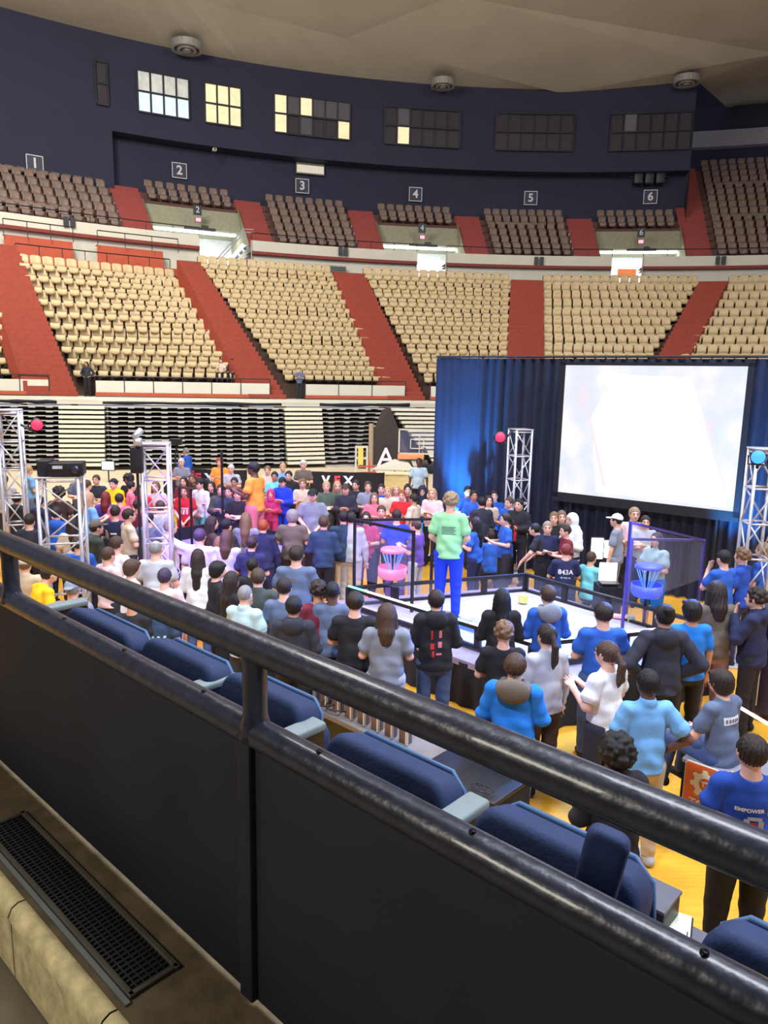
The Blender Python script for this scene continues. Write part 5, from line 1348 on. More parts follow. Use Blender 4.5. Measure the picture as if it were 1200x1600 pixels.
C_ = {k: srgb(*v) for k, v in dict(
 black=(26, 26, 34), dark=(40, 42, 56), navy=(30, 36, 74), grey=(128, 134, 150), lgrey=(178, 180, 188), white=(228, 228, 232), blue=(38, 92, 190), royal=(30, 72, 170), sky=(112, 170, 226),
 azure=(24, 120, 220), olive=(104, 94, 84), green=(70, 92, 70), dgreen=(62, 70, 66), teal=(38, 62, 92), slate=(92, 106, 136), mint=(176, 206, 216), jeans=(66, 84, 128), ljeans=(108, 140, 200),
 khaki=(200, 180, 148), brown=(66, 50, 46), maroon=(110, 26, 44), red=(196, 34, 44), pink=(214, 110, 130), magenta=(190, 50, 110), orange=(240, 150, 60), yellow=(246, 196, 22), lime=(150, 214, 160),
 beige=(206, 190, 170), lpink=(226, 196, 200), purple=(96, 70, 150), plaid=(150, 120, 140), aqua=(120, 210, 220), rblue=(22, 60, 220)).items()}
H_ = {k: srgb(*v) for k, v in dict(black=(18, 16, 22), dbrown=(42, 30, 28), brown=(74, 52, 42), lbrown=(118, 90, 66), blond=(186, 150, 106), grey=(134, 130, 132), white=(206, 202, 200), red=(150, 70, 36), red2=(120, 40, 34), violet=(62, 48, 76), sand=(150, 126, 100)).items()}
S_ = {'l': srgb(226, 176, 156), 'm': srgb(190, 138, 110), 'd': srgb(98, 66, 54)}
def person(px, py, h, yaw, pose, top, bot, hair, skin='l', label='', z0=0.0, cap=None, shoes='black', hoodc=None, prints=None, wide=1.0, group=None, X=None, hi=None, dz=0.0):
    top_k, top_c = top.split(':'); bot_k, bot_c = bot.split(':'); hair_k, hair_c = hair.split(':')
    if X is None:
        g = at_z(px, py, z0+h+dz)
    else: g = Vector(X)
    dist = math.hypot(g.x, g.y); res = .0095 if (dist < 8.5 if hi is None else hi) else (.015 if dist < 13 else .021)
    sc_ = h/1.705
    hairlift = {'afro': .05, 'bun': .01}.get(hair_k, 0)
    J = jts(pose)
    top_h = J['head'][2]+.125
    if X is None:
        if pose in ('sit', 'kneel', 'lean'): g = at_z(px, py, z0+(h*top_h/1.72 if pose == 'lean' else h))
    th = D2(yaw)
    off = J['head']*1.0
    base = Vector((g.x, g.y, z0+dz))
    if X is None: # put the head (not the feet) under the pixel
        base -= Vector((off[0]*math.cos(th)-off[1]*math.sin(th), off[0]*math.sin(th)+off[1]*math.cos(th), 0))*sc_
    rk = int(res*10000)
    def ob(name, me, m, parent=None):
        o = bpy.data.objects.new(name, me); COL.objects.link(o)
        if not me.materials: me.materials.append(None)
        o.material_slots[0].link = 'OBJECT'; o.material_slots[0].material = m
        if parent: o.parent = parent
        return o
    b = ob('person', cached(('b', pose, rk), lambda: body_mesh(pose, res)), fabric(S_[skin], 'skin'))
    b.location = base; b.rotation_euler = (0, 0, th); b.scale = (sc_*wide, sc_*wide, sc_)
    tag(b, label, 'person', group)
    ob({'tee': 'tee_shirt', 'polo': 'polo_shirt', 'long': 'long_sleeved_shirt', 'hood': 'hoodie'}[top_k], cached(('t', pose, top_k, rk), lambda: top_mesh(pose, top_k, res)), fabric(C_[top_c]), b)
    ob({'jeans': 'trousers', 'shorts': 'shorts', 'skirt': 'skirt'}[bot_k], cached(('p', pose, bot_k, rk), lambda: pants_mesh(pose, bot_k, res)), fabric(C_[bot_c]), b)
    for q in (0, 1): ob('shoe', cached(('s', pose, rk, q), lambda: shoe_mesh(pose, res, q)), fabric(C_[shoes]), b)
    if hair_k != 'none': ob('hair' if hair_k != 'hoodup' else 'raised_hood', cached(('h', hair_k, pose if pose in ('lean', 'sit', 'kneel') else '', rk), lambda: hair_mesh(hair_k, min(res, .015), J['head'])), fabric(H_[hair_c] if hair_c in H_ and hair_k != 'hoodup' else C_[hair_c], 'hair' if hair_k != 'hoodup' else 'cloth'), b)
    if cap:
        ck, cc = cap.split(':'); ob('cap', cached(('c', ck, pose if pose in ('lean', 'sit', 'kneel') else '', rk), lambda: cap_mesh(ck, min(res, .012), J['head'])), fabric(C_[cc]), b)
    a = (yaw+math.degrees(math.atan2(g.x, g.y)) if False else yaw) % 360
    if 60 < a < 300 or hi:
        def fb():
            e, m = face_bits(J['head']); eo = e.build('eyes', fabric(srgb(30, 22, 22), 'skin')); mo = m.build('mouth', fabric(srgb(150, 80, 76), 'skin')); r = (eo.data, mo.data)
            bpy.data.objects.remove(eo); bpy.data.objects.remove(mo); return r
        e, m = cached(('f', pose if pose in ('lean', 'sit', 'kneel') else ''), fb)
        for nm, me in (('eyes', e), ('mouth', m)): o = bpy.data.objects.new(nm, me); COL.objects.link(o); o.parent = b
    return b
def hood_part(b, col, res=.011, pose='phone'):
    J = jts(pose); n = J['neck0']
    P = [('ell', (n+v3(0, -.10, .005), (.135, .065, .115), None), 0, 1), ('cone', (n+v3(-.10, -.03, .02), .045, n+v3(.10, -.03, .02), .045), .04, 1), ('cone', (n+v3(-.08, .02, .05), .03, n+v3(.08, .02, .05), .03), .03, 1),
         ('ell', (n+v3(0, .0, .09), (.062, .07, .08), None), 0, -1)]
    me = np_mesh('hood', *surf(P, res)); o = bpy.data.objects.new('hood', me); COL.objects.link(o); o.parent = b; me.materials.append(fabric(C_[col])); return o
def print_on(b, txt, size, z, col, front=False, x=0.0, frame=False, bold=.0):
    """lettering pressed onto the shirt; back of the figure is -Y"""
    sh = [c for c in b.children if 'shirt' in c.name or 'hoodie' in c.name][0]
    me = sh.data; bv = BVHTree.FromPolygons([v.co for v in me.vertices], [tuple(p.vertices) for p in me.polygons])
    tm = text_mesh(txt, size, 0, bold)
    bm = bmesh.new(); bm.from_mesh(tm)
    for _ in range(2):
        bmesh.ops.triangulate(bm, faces=bm.faces); bmesh.ops.subdivide_edges(bm, edges=[e for e in bm.edges if e.calc_length() > .03], cuts=1)
    s = 1 if front else -1
    for v in bm.verts:
        X = x+(-v.co.x if front else v.co.x); Z = z+v.co.y
        hit = bv.ray_cast(Vector((X, s*.6, Z)), Vector((0, -s, 0)))
        y = hit[0].y if hit[0] else s*.12
        v.co = Vector((X, y+s*.004, Z))
    bm.to_mesh(tm); bm.free(); tm.materials.clear(); tm.materials.append(fabric(C_[col]))
    o = bpy.data.objects.new('shirt_print', tm); COL.objects.link(o); o.parent = b; return o
def patch_on(b, polys, col, front=False, lift=0.003):
    sh = [c for c in b.children if 'shirt' in c.name or 'hoodie' in c.name][0]
    me = sh.data; bv = BVHTree.FromPolygons([v.co for v in me.vertices], [tuple(p.vertices) for p in me.polygons]); s = 1 if front else -1
    m = MB()
    for (x0, z0, x1, z1) in polys:
        nx = max(2, int(abs(x1-x0)/.02)+1); nz = max(2, int(abs(z1-z0)/.02)+1); G_ = []
        for i in range(nx):
            r = []
            for j in range(nz):
                X = x0+(x1-x0)*i/(nx-1); Z = z0+(z1-z0)*j/(nz-1); hit = bv.ray_cast(Vector((X, s*.6, Z)), Vector((0, -s, 0))); y = hit[0].y if hit[0] else s*.12
                r.append((X, y+s*lift, Z))
            G_.append(r)
        m.grid(G_)
    o = m.build('shirt_print', fabric(C_[col])); o.parent = b; return o

# ================================================================== the crowd (head-top pixel, height, yaw: 0 looks away from the balcony, + turns left)
P_ = person
# ---- nearest figures
p = P_(1178, 1150, 1.74, -8, 'phone', 'tee:royal', 'jeans:black', 'short:dbrown', 'l', 'person in a royal blue tee with white print at the lower right edge, dark hair', hi=True, shoes='lgrey', wide=1.06)
print_on(p, 'EMPOWER', .034, 1.26, 'white', x=-.02, bold=.0015); patch_on(p, [(.075, 1.245, .10, 1.275), (-.055, 1.17, -.02, 1.21), (-.035, 1.20, .05, 1.225), (.03, 1.15, .06, 1.20), (-.03, 1.13, .035, 1.145), (-.10, 1.10, .10, 1.108), (-.10, 1.02, -.095, 1.09), (-.08, 1.05, -.04, 1.07), (.02, 1.03, .07, 1.05), (.0, 1.08, .09, 1.085), (.09, 1.02, .096, 1.085)], 'lgrey'); patch_on(p, [(-.02, 1.15, .02, 1.19)], 'red', lift=.006)
p = P_(1014, 1047, 1.72, 4, 'hip', 'polo:sky', 'jeans:khaki', 'short:black', 'd', 'person in a light blue polo and khaki trousers with one hand on the hip', hi=True, shoes='lgrey')
P_(965, 1153, 1.66, 8, 'phone', 'hood:black', 'jeans:black', 'afro:black', 'd', 'person with round black curly hair and a black hoodie close behind the rail', hi=True)
p = P_(950, 1003, 1.68, 38, 'phone', 'tee:white', 'jeans:dark', 'pony:brown', 'l', 'person in a plain white tee with a low brown ponytail, face turned left', hi=True, wide=1.12)
p = P_(855, 976, 1.72, 22, 'down', 'long:lgrey', 'jeans:brown', 'pony:dbrown', 'l', 'person in a pale grey long tee with dark ponytail and brown trousers', hi=True)
p = P_(806, 1022, 1.68, -14, 'phone', 'long:azure', 'jeans:ljeans', 'short:brown', 'l', 'person in a bright blue hoodie with a grey hood and light jeans', hi=True, wide=1.1)
hood_part(p, 'olive')
P_(788, 972, 1.66, -5, 'cross', 'tee:black', 'jeans:black', 'curly:lbrown', 'l', 'person with light brown curls and a black shirt beside the grey hooded one', hi=True)
p = P_(857, 915, 1.70, 6, 'phone', 'long:blue', 'jeans:black', 'short:brown', 'l', 'person in a blue jacket with a grey striped hood facing the field', hi=True)
hood_part(p, 'grey')
P_(785, 920, 1.66, 0, 'phone', 'long:black', 'jeans:black', 'long:black', 'm', 'person with long straight black hair and a dark hoodie by the field wall', hi=True)
p = P_(944, 942, 1.74, 0, 'cross', 'tee:blue', 'jeans:jeans', 'short:dbrown', 'l', 'person in a blue tee with a small pale print, standing behind the white tee', hi=True, wide=1.08)
patch_on(p, [(-.06, 1.22, .06, 1.235), (-.03, 1.16, .03, 1.2)], 'lgrey')
P_(1040, 945, 1.80, 0, 'hips', 'hood:dark', 'shorts:black', 'bun:black', 'm', 'tall person in a dark jacket with both hands on the hips and a hair bun', hi=True, wide=1.04)
P_(1082, 938, 1.72, 2, 'down', 'tee:azure', 'jeans:black', 'bowl:black', 'm', 'person in an azure tee with a black bowl haircut and black trousers', hi=True)
P_(1121, 908, 1.78, 0, 'phone', 'tee:olive', 'jeans:plaid', 'bob:dbrown', 'l', 'person in an olive brown tee and plaid trousers with shoulder length hair', hi=True, wide=1.1)
P_(1132, 860, 1.72, 20, 'chin', 'tee:blue', 'jeans:navy', 'short:black', 'l', 'person in a blue tee with short black hair, hand raised to the face')
P_(1161, 857, 1.72, 40, 'down', 'polo:royal', 'jeans:navy', 'curly:lbrown', 'l', 'person in a royal blue polo with light brown curls, looking left')
P_(1194, 848, 1.74, 40, 'down', 'tee:blue', 'jeans:black', 'short:sand', 'l', 'person with sandy hair at the right edge beside the blue lit truss')
P_(1183, 920, 1.74, 50, 'chin', 'hood:navy', 'jeans:black', 'curly:dbrown', 'l', 'person in a dark navy jacket resting a hand on the chin at the right edge', hi=True)
p = P_(1128, 1046, 1.66, 30, 'sit', 'tee:slate', 'jeans:jeans', 'mop:dbrown', 'l', 'person in a grey tee with white lettering sitting on the skirted table', hi=True, z0=-.10)
patch_on(p, [(-.10, 1.25, .10, 1.32)], 'white'); patch_on(p, [(-.085+.034*k, 1.268, -.068+.034*k, 1.302) for k in range(5)], 'slate', lift=.006)
p = P_(682, 922, 1.74, 2, 'phone', 'hood:black', 'jeans:jeans', 'short:dbrown', 'l', 'person in a black hoodie with a red and white back print and jeans', hi=True)
patch_on(p, [(-.055, 1.2, -.035, 1.3), (-.06, 1.1, -.02, 1.16), (-.045, 1.02, -.02, 1.08)], 'red'); patch_on(p, [(.03, 1.22, .06, 1.3), (.02, 1.12, .06, 1.18), (.0, 1.04, .06, 1.06)], 'pink')
P_(605, 943, 1.70, -2, 'phone', 'tee:grey', 'jeans:lgrey', 'bob:brown', 'l', 'person in a plain grey tee with shoulder length brown hair', hi=True, wide=1.08)
P_(555, 925, 1.72, -2, 'cross', 'tee:black', 'jeans:black', 'short:dbrown', 'l', 'person in a black tee with short dark hair left of the grey tee', hi=True, wide=1.08)
P_(520, 908, 1.72, -5, 'phone', 'tee:slate', 'jeans:dark', 'buzz:black', 'd', 'person in a slate blue tee with short cropped black hair')
P_(497, 908, 1.70, 15, 'phone', 'tee:maroon', 'jeans:black', 'curly:dbrown', 'm', 'person in a red printed dark tee with curly hair, partly hidden')
P_(459, 932, 1.70, 0, 'phone', 'hood:dark', 'jeans:black', 'short:black', 'm', 'person in a dark hoodie with short black hair just above the rail', hi=True)
P_(444, 903, 1.70, 0, 'phone', 'tee:slate', 'jeans:dark', 'short:dbrown', 'l', 'person in a blue grey tee with short dark hair left of the dark hoodie')
P_(403, 888, 1.72, 4, 'phone', 'long:dgreen', 'jeans:dark', 'short:brown', 'l', 'person in a dark grey shirt with brown hair beside the pale mint shirt')
P_(383, 914, 1.68, -20, 'chin', 'polo:mint', 'jeans:dark', 'buzz:grey', 'l', 'person in a pale mint shirt with cropped grey hair, hand at the face', hi=True)
P_(362, 893, 1.66, -40, 'phone', 'long:black', 'jeans:black', 'long:dbrown', 'm', 'person in a black coat with long dark hair beside the mint shirt')
P_(340, 877, 1.66, -60, 'phone', 'tee:black', 'jeans:black', 'mop:black', 'l', 'person with black hair bowing the head next to the white hoodie')
P_(309, 858, 1.66, 0, 'phone', 'long:white', 'jeans:jeans', 'long:dbrown', 'l', 'person in a white hoodie with long dark brown hair')
P_(354, 828, 1.72, -4, 'down', 'tee:lgrey', 'jeans:dark', 'bob:brown', 'l', 'person in a pale striped tee with shoulder length brown hair')
P_(312, 826, 1.74, -5, 'down', 'tee:lgrey', 'jeans:beige', 'short:violet', 'l', 'person in a pale tee with short violet tinted hair', wide=1.05)
p = P_(463, 853, 1.80, 0, 'down', 'tee:slate', 'jeans:ljeans', 'short:dbrown', 'l', 'tall person in a baggy grey blue tee with a faint back print', wide=1.12)
patch_on(p, [(-.14, 1.28, .0, 1.32)], 'olive')
P_(506, 806, 1.74, 0, 'phone', 'long:teal', 'jeans:black', 'short:brown', 'l', 'person in a dark teal jumper with a pale collar left of the blue frame')
P_(537, 798, 1.76, 2, 'down', 'long:teal', 'jeans:khaki', 'short:black', 'l', 'person in a dark teal jumper and khaki trousers left of the blue frame')
p = P_(457, 796, 1.74, 0, 'phone', 'tee:olive', 'jeans:brown', 'mop:grey', 'l', 'person with ash grey hair and a bleach patterned brown tee', wide=1.1)
P_(411, 812, 1.66, 0, 'down', 'long:navy', 'jeans:navy', 'short:red', 'l', 'person with short copper red hair in a navy jacket')
P_(393, 838, 1.66, 0, 'phone', 'polo:navy', 'jeans:dark', 'short:dbrown', 'l', 'person in a navy shirt with a pale collar below the copper haired one')
P_(394, 872, 1.60, 10, 'phone', 'tee:black', 'jeans:black', 'short:black', 'm', 'short person in black between the navy shirt and the dark grey shirt')
P_(384, 801, 1.72, 0, 'phone', 'tee:grey', 'jeans:dark', 'long:lbrown', 'l', 'person with long light brown hair in a grey top, behind the striped tee')
P_(354, 811, 1.66, -30, 'phone', 'tee:black', 'jeans:black', 'short:black', 'l', 'person in black with a black cap behind the striped tee', cap='cap:black')
P_(331, 807, 1.70, -60, 'phone', 'long:brown', 'jeans:black', 'long:dbrown', 'l', 'person with long dark hair turned right, behind the violet haired one')
P_(343, 838, 1.5, -20, 'phone', 'tee:beige', 'jeans:dark', 'bob:lbrown', 'l', 'small person with light brown hair beside the striped tee')
P_(266, 812, 1.74, -55, 'point', 'long:white', 'jeans:navy', 'short:grey', 'l', 'person with grey hair, white sleeves and dark waistcoat pointing right')
P_(243, 845, 1.74, 0, 'down', 'tee:lgrey', 'jeans:dark', 'bald:grey', 'l', 'person in a pale grey tee with thinning grey hair below the tall truss', wide=1.1)
P_(257, 888, 1.66, 0, 'phone', 'tee:lpink', 'jeans:dark', 'short:violet', 'l', 'person with dark violet tinted hair just above the rail, left part')
P_(206, 874, 1.66, -50, 'phone', 'tee:white', 'jeans:black', 'mop:brown', 'l', 'person with thick brown hair and a white tee just above the rail')
P_(169, 855, 1.66, -30, 'phone', 'tee:lpink', 'jeans:dark', 'short:brown', 'l', 'person in a pale pink tee with brown hair above the rail')
P_(182, 838, 1.70, -20, 'phone', 'tee:white', 'jeans:dark', 'short:brown', 'l', 'person in a white tee with brown hair behind the pale pink tee')
P_(150, 813, 1.74, -50, 'chin', 'hood:dgreen', 'jeans:dark', 'short:dbrown', 'l', 'person in a dark green jacket with an olive cap', cap='cap:olive')
P_(201, 795, 1.74, -55, 'cross', 'tee:beige', 'jeans:dark', 'short:dbrown', 'l', 'person in a cream tee looking up to the right with folded arms', wide=1.05)
p = P_(180, 790, 1.72, 0, 'phone', 'tee:navy', 'jeans:maroon', 'short:dbrown', 'l', 'person in a navy tee with a small white back print, left of the tall truss')
patch_on(p, [(-.06, 1.22, .05, 1.25)], 'white')
P_(139, 770, 1.72, -40, 'phone', 'tee:sky', 'jeans:dark', 'bob:blond', 'l', 'person with dark blond hair in a light blue shirt right of the short truss stand')
P_(88, 792, 1.72, 0, 'phone', 'hood:blue', 'jeans:navy', 'short:dbrown', 'l', 'person in a bright blue hoodie seen through the short truss stand')
P_(92, 762, 1.72, 0, 'phone', 'tee:brown', 'jeans:black', 'afro:dbrown', 'm', 'person with big dark curly hair behind the short truss stand')
P_(44, 727, 1.76, -40, 'phone', 'tee:sky', 'jeans:slate', 'short:blond', 'l', 'person with pale blond hair in light blue beside the left edge truss')
P_(113, 905, 1.68, 0, 'phone', 'tee:grey', 'jeans:dark', 'short:grey', 'l', 'person with a grey violet cap low behind the topmost blue chair', cap='capback:grey')
P_(76, 884, 1.66, -40, 'lean', 'tee:yellow', 'jeans:dark', 'short:dbrown', 'l', 'person bending over in a bright yellow tee below the rail at left')
P_(38, 868, 1.68, 10, 'phone', 'long:khaki', 'jeans:khaki', 'short:lbrown', 'l', 'person in tan clothes and a beige cap beside the bending yellow tee', cap='cap:beige')
P_(206, 925, 1.60, 0, 'phone', 'tee:black', 'jeans:black', 'short:black', 'm', 'person in black mostly hidden under the top rail at left')
p = P_(246, 930, 1.55, 0, 'phone', 'tee:teal', 'jeans:teal', 'short:dbrown', 'm', 'person in a teal and white floral shirt under the top rail at left')
patch_on(p, [(-.12+.07*(k % 4), .95+.08*(k//4), -.09+.07*(k % 4), .98+.08*(k//4)) for k in range(16)], 'mint')
P_(122, 838, 1.66, 10, 'phone', 'tee:blue', 'jeans:navy', 'short:brown', 'l', 'person in a blue tee right of the short truss stand base')
# ---- middle distance, left
P_(6, 742, 1.70, 20, 'phone', 'tee:lgrey', 'jeans:dark', 'short:brown', 'l', 'person in pale grey cut by the left edge behind the truss')
P_(26, 770, 1.70, 0, 'phone', 'hood:black', 'jeans:black', 'short:black', 'm', 'person in black seen through the left edge truss')
P_(62, 775, 1.68, -20, 'phone', 'hood:navy', 'jeans:black', 'short:dbrown', 'l', 'person in a navy hoodie right of the left edge truss')
P_(46, 803, 1.68, 0, 'phone', 'tee:dark', 'jeans:black', 'short:dbrown', 'l', 'person in a dark tee low between the left truss and the short stand')
P_(112, 808, 1.66, 30, 'phone', 'tee:beige', 'jeans:dark', 'long:dbrown', 'l', 'person with long dark hair and a beige top inside the short truss stand')
P_(150, 742, 1.68, 180, 'phone', 'tee:dark', 'jeans:dark', 'short:brown', 'l', 'person in a dark tee far back below the small monitor')
P_(122, 738, 1.68, 180, 'cross', 'tee:slate', 'jeans:dark', 'short:black', 'l', 'person in a slate tee far back right of the projector')
P_(243, 752, 1.70, 180, 'phone', 'tee:lpink', 'jeans:dark', 'bob:lbrown', 'l', 'person in a pale pink top seen through the tall truss')
P_(250, 782, 1.70, 20, 'phone', 'tee:lgrey', 'jeans:jeans', 'short:brown', 'l', 'person in pale grey seen through the tall truss')
P_(232, 800, 1.68, 0, 'phone', 'tee:slate', 'jeans:dark', 'short:dbrown', 'l', 'person in slate blue seen through the tall truss')
P_(177, 748, 1.70, 170, 'phone', 'hood:yellow', 'jeans:black', 'short:dbrown', 'l', 'person in a yellow jacket behind the crowd left of the tall truss', cap='capback:black')
P_(165, 768, 1.66, 0, 'phone', 'tee:purple', 'jeans:dark', 'bob:red2', 'l', 'person with dark red hair in front of the yellow jacket')
P_(186, 771, 1.66, 20, 'phone', 'tee:pink', 'jeans:dark', 'short:dbrown', 'l', 'person in a pink tee with dark hair in front of the yellow jacket')
P_(205, 752, 1.66, -60, 'phone', 'tee:pink', 'jeans:maroon', 'short:black', 'l', 'person in a pink shirt with black hair left of the tall truss')
P_(222, 757, 1.68, 150, 'phone', 'tee:red', 'jeans:dark', 'short:dbrown', 'm', 'person in a bright red tee just left of the tall truss')
P_(200, 742, 1.68, 160, 'phone', 'tee:black', 'jeans:dark', 'afro:black', 'd', 'person in black with full black hair far behind the pink shirt')
P_(136, 750, 1.68, -40, 'phone', 'tee:beige', 'jeans:dark', 'short:brown', 'l', 'person with brown hair in a beige tee far behind the short truss stand')
P_(216, 780, 1.68, -30, 'phone', 'tee:maroon', 'jeans:dark', 'short:dbrown', 'm', 'person in a maroon tee beside the tall truss')
p = P_(287, 745, 1.66, 175, 'phone', 'tee:maroon', 'jeans:dark', 'long:dbrown', 'l', 'person with long dark hair in a maroon top left of the farther field')
p = P_(288, 760, 1.62, 180, 'clasp', 'tee:red', 'jeans:red', 'long:red2', 'l', 'person in a red tee with pale lettering facing the balcony')
patch_on(p, [(-.10, 1.20, .10, 1.23), (-.09, 1.08, -.05, 1.19), (-.02, 1.08, .02, 1.19), (.05, 1.08, .09, 1.19)], 'lpink', front=True)
P_(300, 741, 1.68, 180, 'phone', 'tee:brown', 'jeans:dark', 'short:brown', 'm', 'person in brown with brown hair behind the red tee')
P_(312, 748, 1.74, 150, 'down', 'long:white', 'jeans:aqua', 'short:black', 'l', 'person in a white shirt with a dark cap beside the farther field', cap='cap:black')
P_(330, 752, 1.66, 170, 'phone', 'tee:black', 'jeans:black', 'long:dbrown', 'l', 'person with long brown hair in a black top behind the farther field')
P_(345, 757, 1.70, 180, 'phone', 'hood:dgreen', 'jeans:teal', 'short:dbrown', 'l', 'person in a dark green jacket behind the thin black frame')
P_(357, 760, 1.68, 175, 'phone', 'long:teal', 'jeans:teal', 'short:dbrown', 'l', 'person in a dark teal shirt facing the balcony behind the farther field')
P_(371, 764, 1.68, 185, 'cross', 'tee:black', 'jeans:black', 'short:black', 'l', 'person in a black tee left of the man in orange')
P_(366, 746, 1.68, 180, 'phone', 'tee:maroon', 'jeans:black', 'short:black', 'm', 'person in maroon at the back left of the man in orange')
P_(343, 716, 1.72, 180, 'phone', 'tee:orange', 'jeans:dark', 'curly:red', 'l', 'person with orange hair and orange top behind the crowd banner')
P_(361, 726, 1.68, 180, 'phone', 'tee:lgrey', 'jeans:dark', 'short:white', 'l', 'person with white hair behind the crowd banner')
P_(283, 716, 1.70, 180, 'phone', 'tee:grey', 'jeans:dark', 'short:white', 'l', 'person with pale white hair behind the dark red banner')
p = P_(291, 688, 1.72, 70, 'chin', 'long:blue', 'jeans:lgrey', 'short:grey', 'l', 'camera operator in a blue top standing high behind the banner', X=(gp(291, 23, 0).x, 23, .74))
t = empty('camera_riser', (p.location.x, p.location.y, 0), 0, 'black riser box under the camera operator', 'riser'); MB().box((0, 0, .365), (1.2, 1.0, .73)).build('deck', M_black, t, bevel=.01)
cp = at_y(275, 690, 22.9); t = empty('video_camera', cp, 0, 'black video camera on a tripod in front of the camera operator', 'camera')
MB().box((0, 0, 0), (.35, .2, .2)).build('camera_body', M_black, t, bevel=.02)
for k in range(3): MB().tube([(0, 0, -.1), (.3*math.cos(2.1*k), .3*math.sin(2.1*k), -cp.z)], .015, 6).build('tripod_leg', M_black, t)
p = P_(396, 722, 1.80, 70, 'phone', 'tee:orange', 'shorts:pink', 'short:black', 'd', 'man in a bright orange shirt standing on the farther stage', z0=.64, wide=1.1)
P_(423, 765, 1.45, 180, 'phone', 'hood:magenta', 'jeans:magenta', 'hoodup:magenta', 'l', 'small person in a magenta hoodie with the hood up')
P_(429, 737, 1.70, 180, 'phone', 'tee:aqua', 'jeans:dark', 'short:black', 'm', 'person with black hair and dark beard in a pale aqua top')
p = P_(441, 746, 1.70, 175, 'phone', 'hood:rblue', 'jeans:rblue', 'short:black', 'l', 'person in a vivid blue jacket with a black cap facing the balcony', cap='cap:black')
P_(451, 736, 1.74, 175, 'phone', 'hood:black', 'jeans:black', 'short:black', 'l', 'person in a black jacket behind the vivid blue jacket')
P_(418, 728, 1.70, 180, 'phone', 'tee:beige', 'jeans:dark', 'short:lbrown', 'l', 'person in beige with light brown hair right of the man in orange')
P_(442, 724, 1.70, 180, 'phone', 'tee:sky', 'jeans:dark', 'short:blond', 'l', 'person with blond hair in a light blue tee far at the back')
P_(474, 720, 1.72, 180, 'phone', 'tee:olive', 'jeans:dark', 'curly:white', 'l', 'person with fluffy white hair far at the back beside the banner')
P_(473, 748, 1.68, 180, 'phone', 'tee:beige', 'jeans:black', 'short:lbrown', 'l', 'person in a beige top with light brown hair left of the grey tee')
P_(489, 756, 1.78, 180, 'clasp', 'tee:grey', 'jeans:ljeans', 'short:black', 'l', 'person in a grey tee and black cap standing with clasped hands', cap='cap:black', wide=1.12, X=(gp(489, 14.6).x, 14.6, 0))
P_(510, 752, 1.72, 180, 'cross', 'tee:green', 'jeans:dgreen', 'short:blond', 'l', 'person in a muted green tee with folded arms facing the balcony')
P_(527, 752, 1.70, 190, 'phone', 'long:olive', 'jeans:dark', 'bob:blond', 'l', 'person with blond hair in an olive top turned away slightly')
P_(541, 756, 1.70, 178, 'phone', 'long:dark', 'jeans:black', 'short:brown', 'l', 'person in a dark jumper with a brown brimmed cap facing the balcony', cap='cap:brown', X=(gp(541, 16.0).x, 16.0, 0))
P_(556, 750, 1.70, 160, 'phone', 'tee:dark', 'jeans:black', 'short:dbrown', 'l', 'person in a dark tee by the orange red stand')
P_(575, 752, 1.72, 185, 'phone', 'tee:grey', 'jeans:dark', 'short:brown', 'l', 'person in a grey tee behind the orange red stand')
P_(585, 770, 1.62, 180, 'phone', 'tee:pink', 'jeans:lpink', 'long:lbrown', 'l', 'person in a salmon pink top above the left driver frame')
P_(596, 756, 1.68, 175, 'phone', 'tee:royal', 'jeans:dark', 'short:dbrown', 'l', 'person in a royal blue tee far behind the left driver frame')
P_(606, 760, 1.68, 170, 'cross', 'tee:beige', 'jeans:khaki', 'short:blond', 'l', 'person in a cream tee with blond hair and folded arms')
P_(619, 758, 1.68, 185, 'phone', 'tee:lpink', 'jeans:dark', 'bob:blond', 'l', 'person with light blond hair and a pale pink top')
P_(628, 766, 1.66, 170, 'phone', 'tee:red', 'jeans:dark', 'short:red', 'l', 'person in a red tee behind the left driver frame')
P_(637, 757, 1.68, 180, 'phone', 'tee:maroon', 'jeans:black', 'bun:black', 'l', 'person with black hair tied up in a dark red top')
P_(646, 771, 1.68, 60, 'down', 'tee:beige', 'jeans:dark', 'short:dbrown', 'm', 'person in a pale cream tee with dark hair turned left')
P_(660, 760, 1.66, 178, 'phone', 'long:black', 'jeans:black', 'hoodup:black', 'm', 'person in black with a black headscarf')
P_(676, 763, 1.70, 160, 'phone', 'long:lpink', 'jeans:black', 'long:blond', 'l', 'person with long reddish blond hair and a pale top left of the green shirt')
P_(650, 812, 1.62, 60, 'phone', 'tee:purple', 'jeans:lgrey', 'short:brown', 'l', 'person in a violet tee just right of the left driver frame')
P_(655, 716, 1.76, 170, 'down', 'tee:mint', 'jeans:black', 'short:black', 'd', 'person in a pale tee and black trousers alone by the curtain end')
P_(620, 796, 1.72, 0, 'phone', 'tee:rblue', 'jeans:purple', 'short:dbrown', 'l', 'person in a violet blue tee seen through the left driver frame', X=None)
P_(596, 790, 1.66, 180, 'phone', 'tee:purple', 'jeans:navy', 'short:brown', 'l', 'person lit violet behind the left driver frame panel')
P_(572, 800, 1.66, 180, 'phone', 'tee:magenta', 'jeans:navy', 'bob:dbrown', 'l', 'person in magenta light behind the left driver frame panel')
P_(549, 800, 1.74, 0, 'down', 'long:lgrey', 'jeans:lgrey', 'short:black', 'l', 'person in pale clothes standing against the left post of the driver frame')
# man on the field
p = P_(705, 770, 1.82, -12, 'clasp', 'tee:lime', 'jeans:rblue', 'curly:sand', 'l', 'tall man in a pale green shirt standing on the near field', z0=.635, wide=1.0, hi=True, shoes='navy')
patch_on(p, [(-.09, 1.27-.022*k, .09-.02*(k % 2), 1.278-.022*k) for k in range(5)], 'teal')
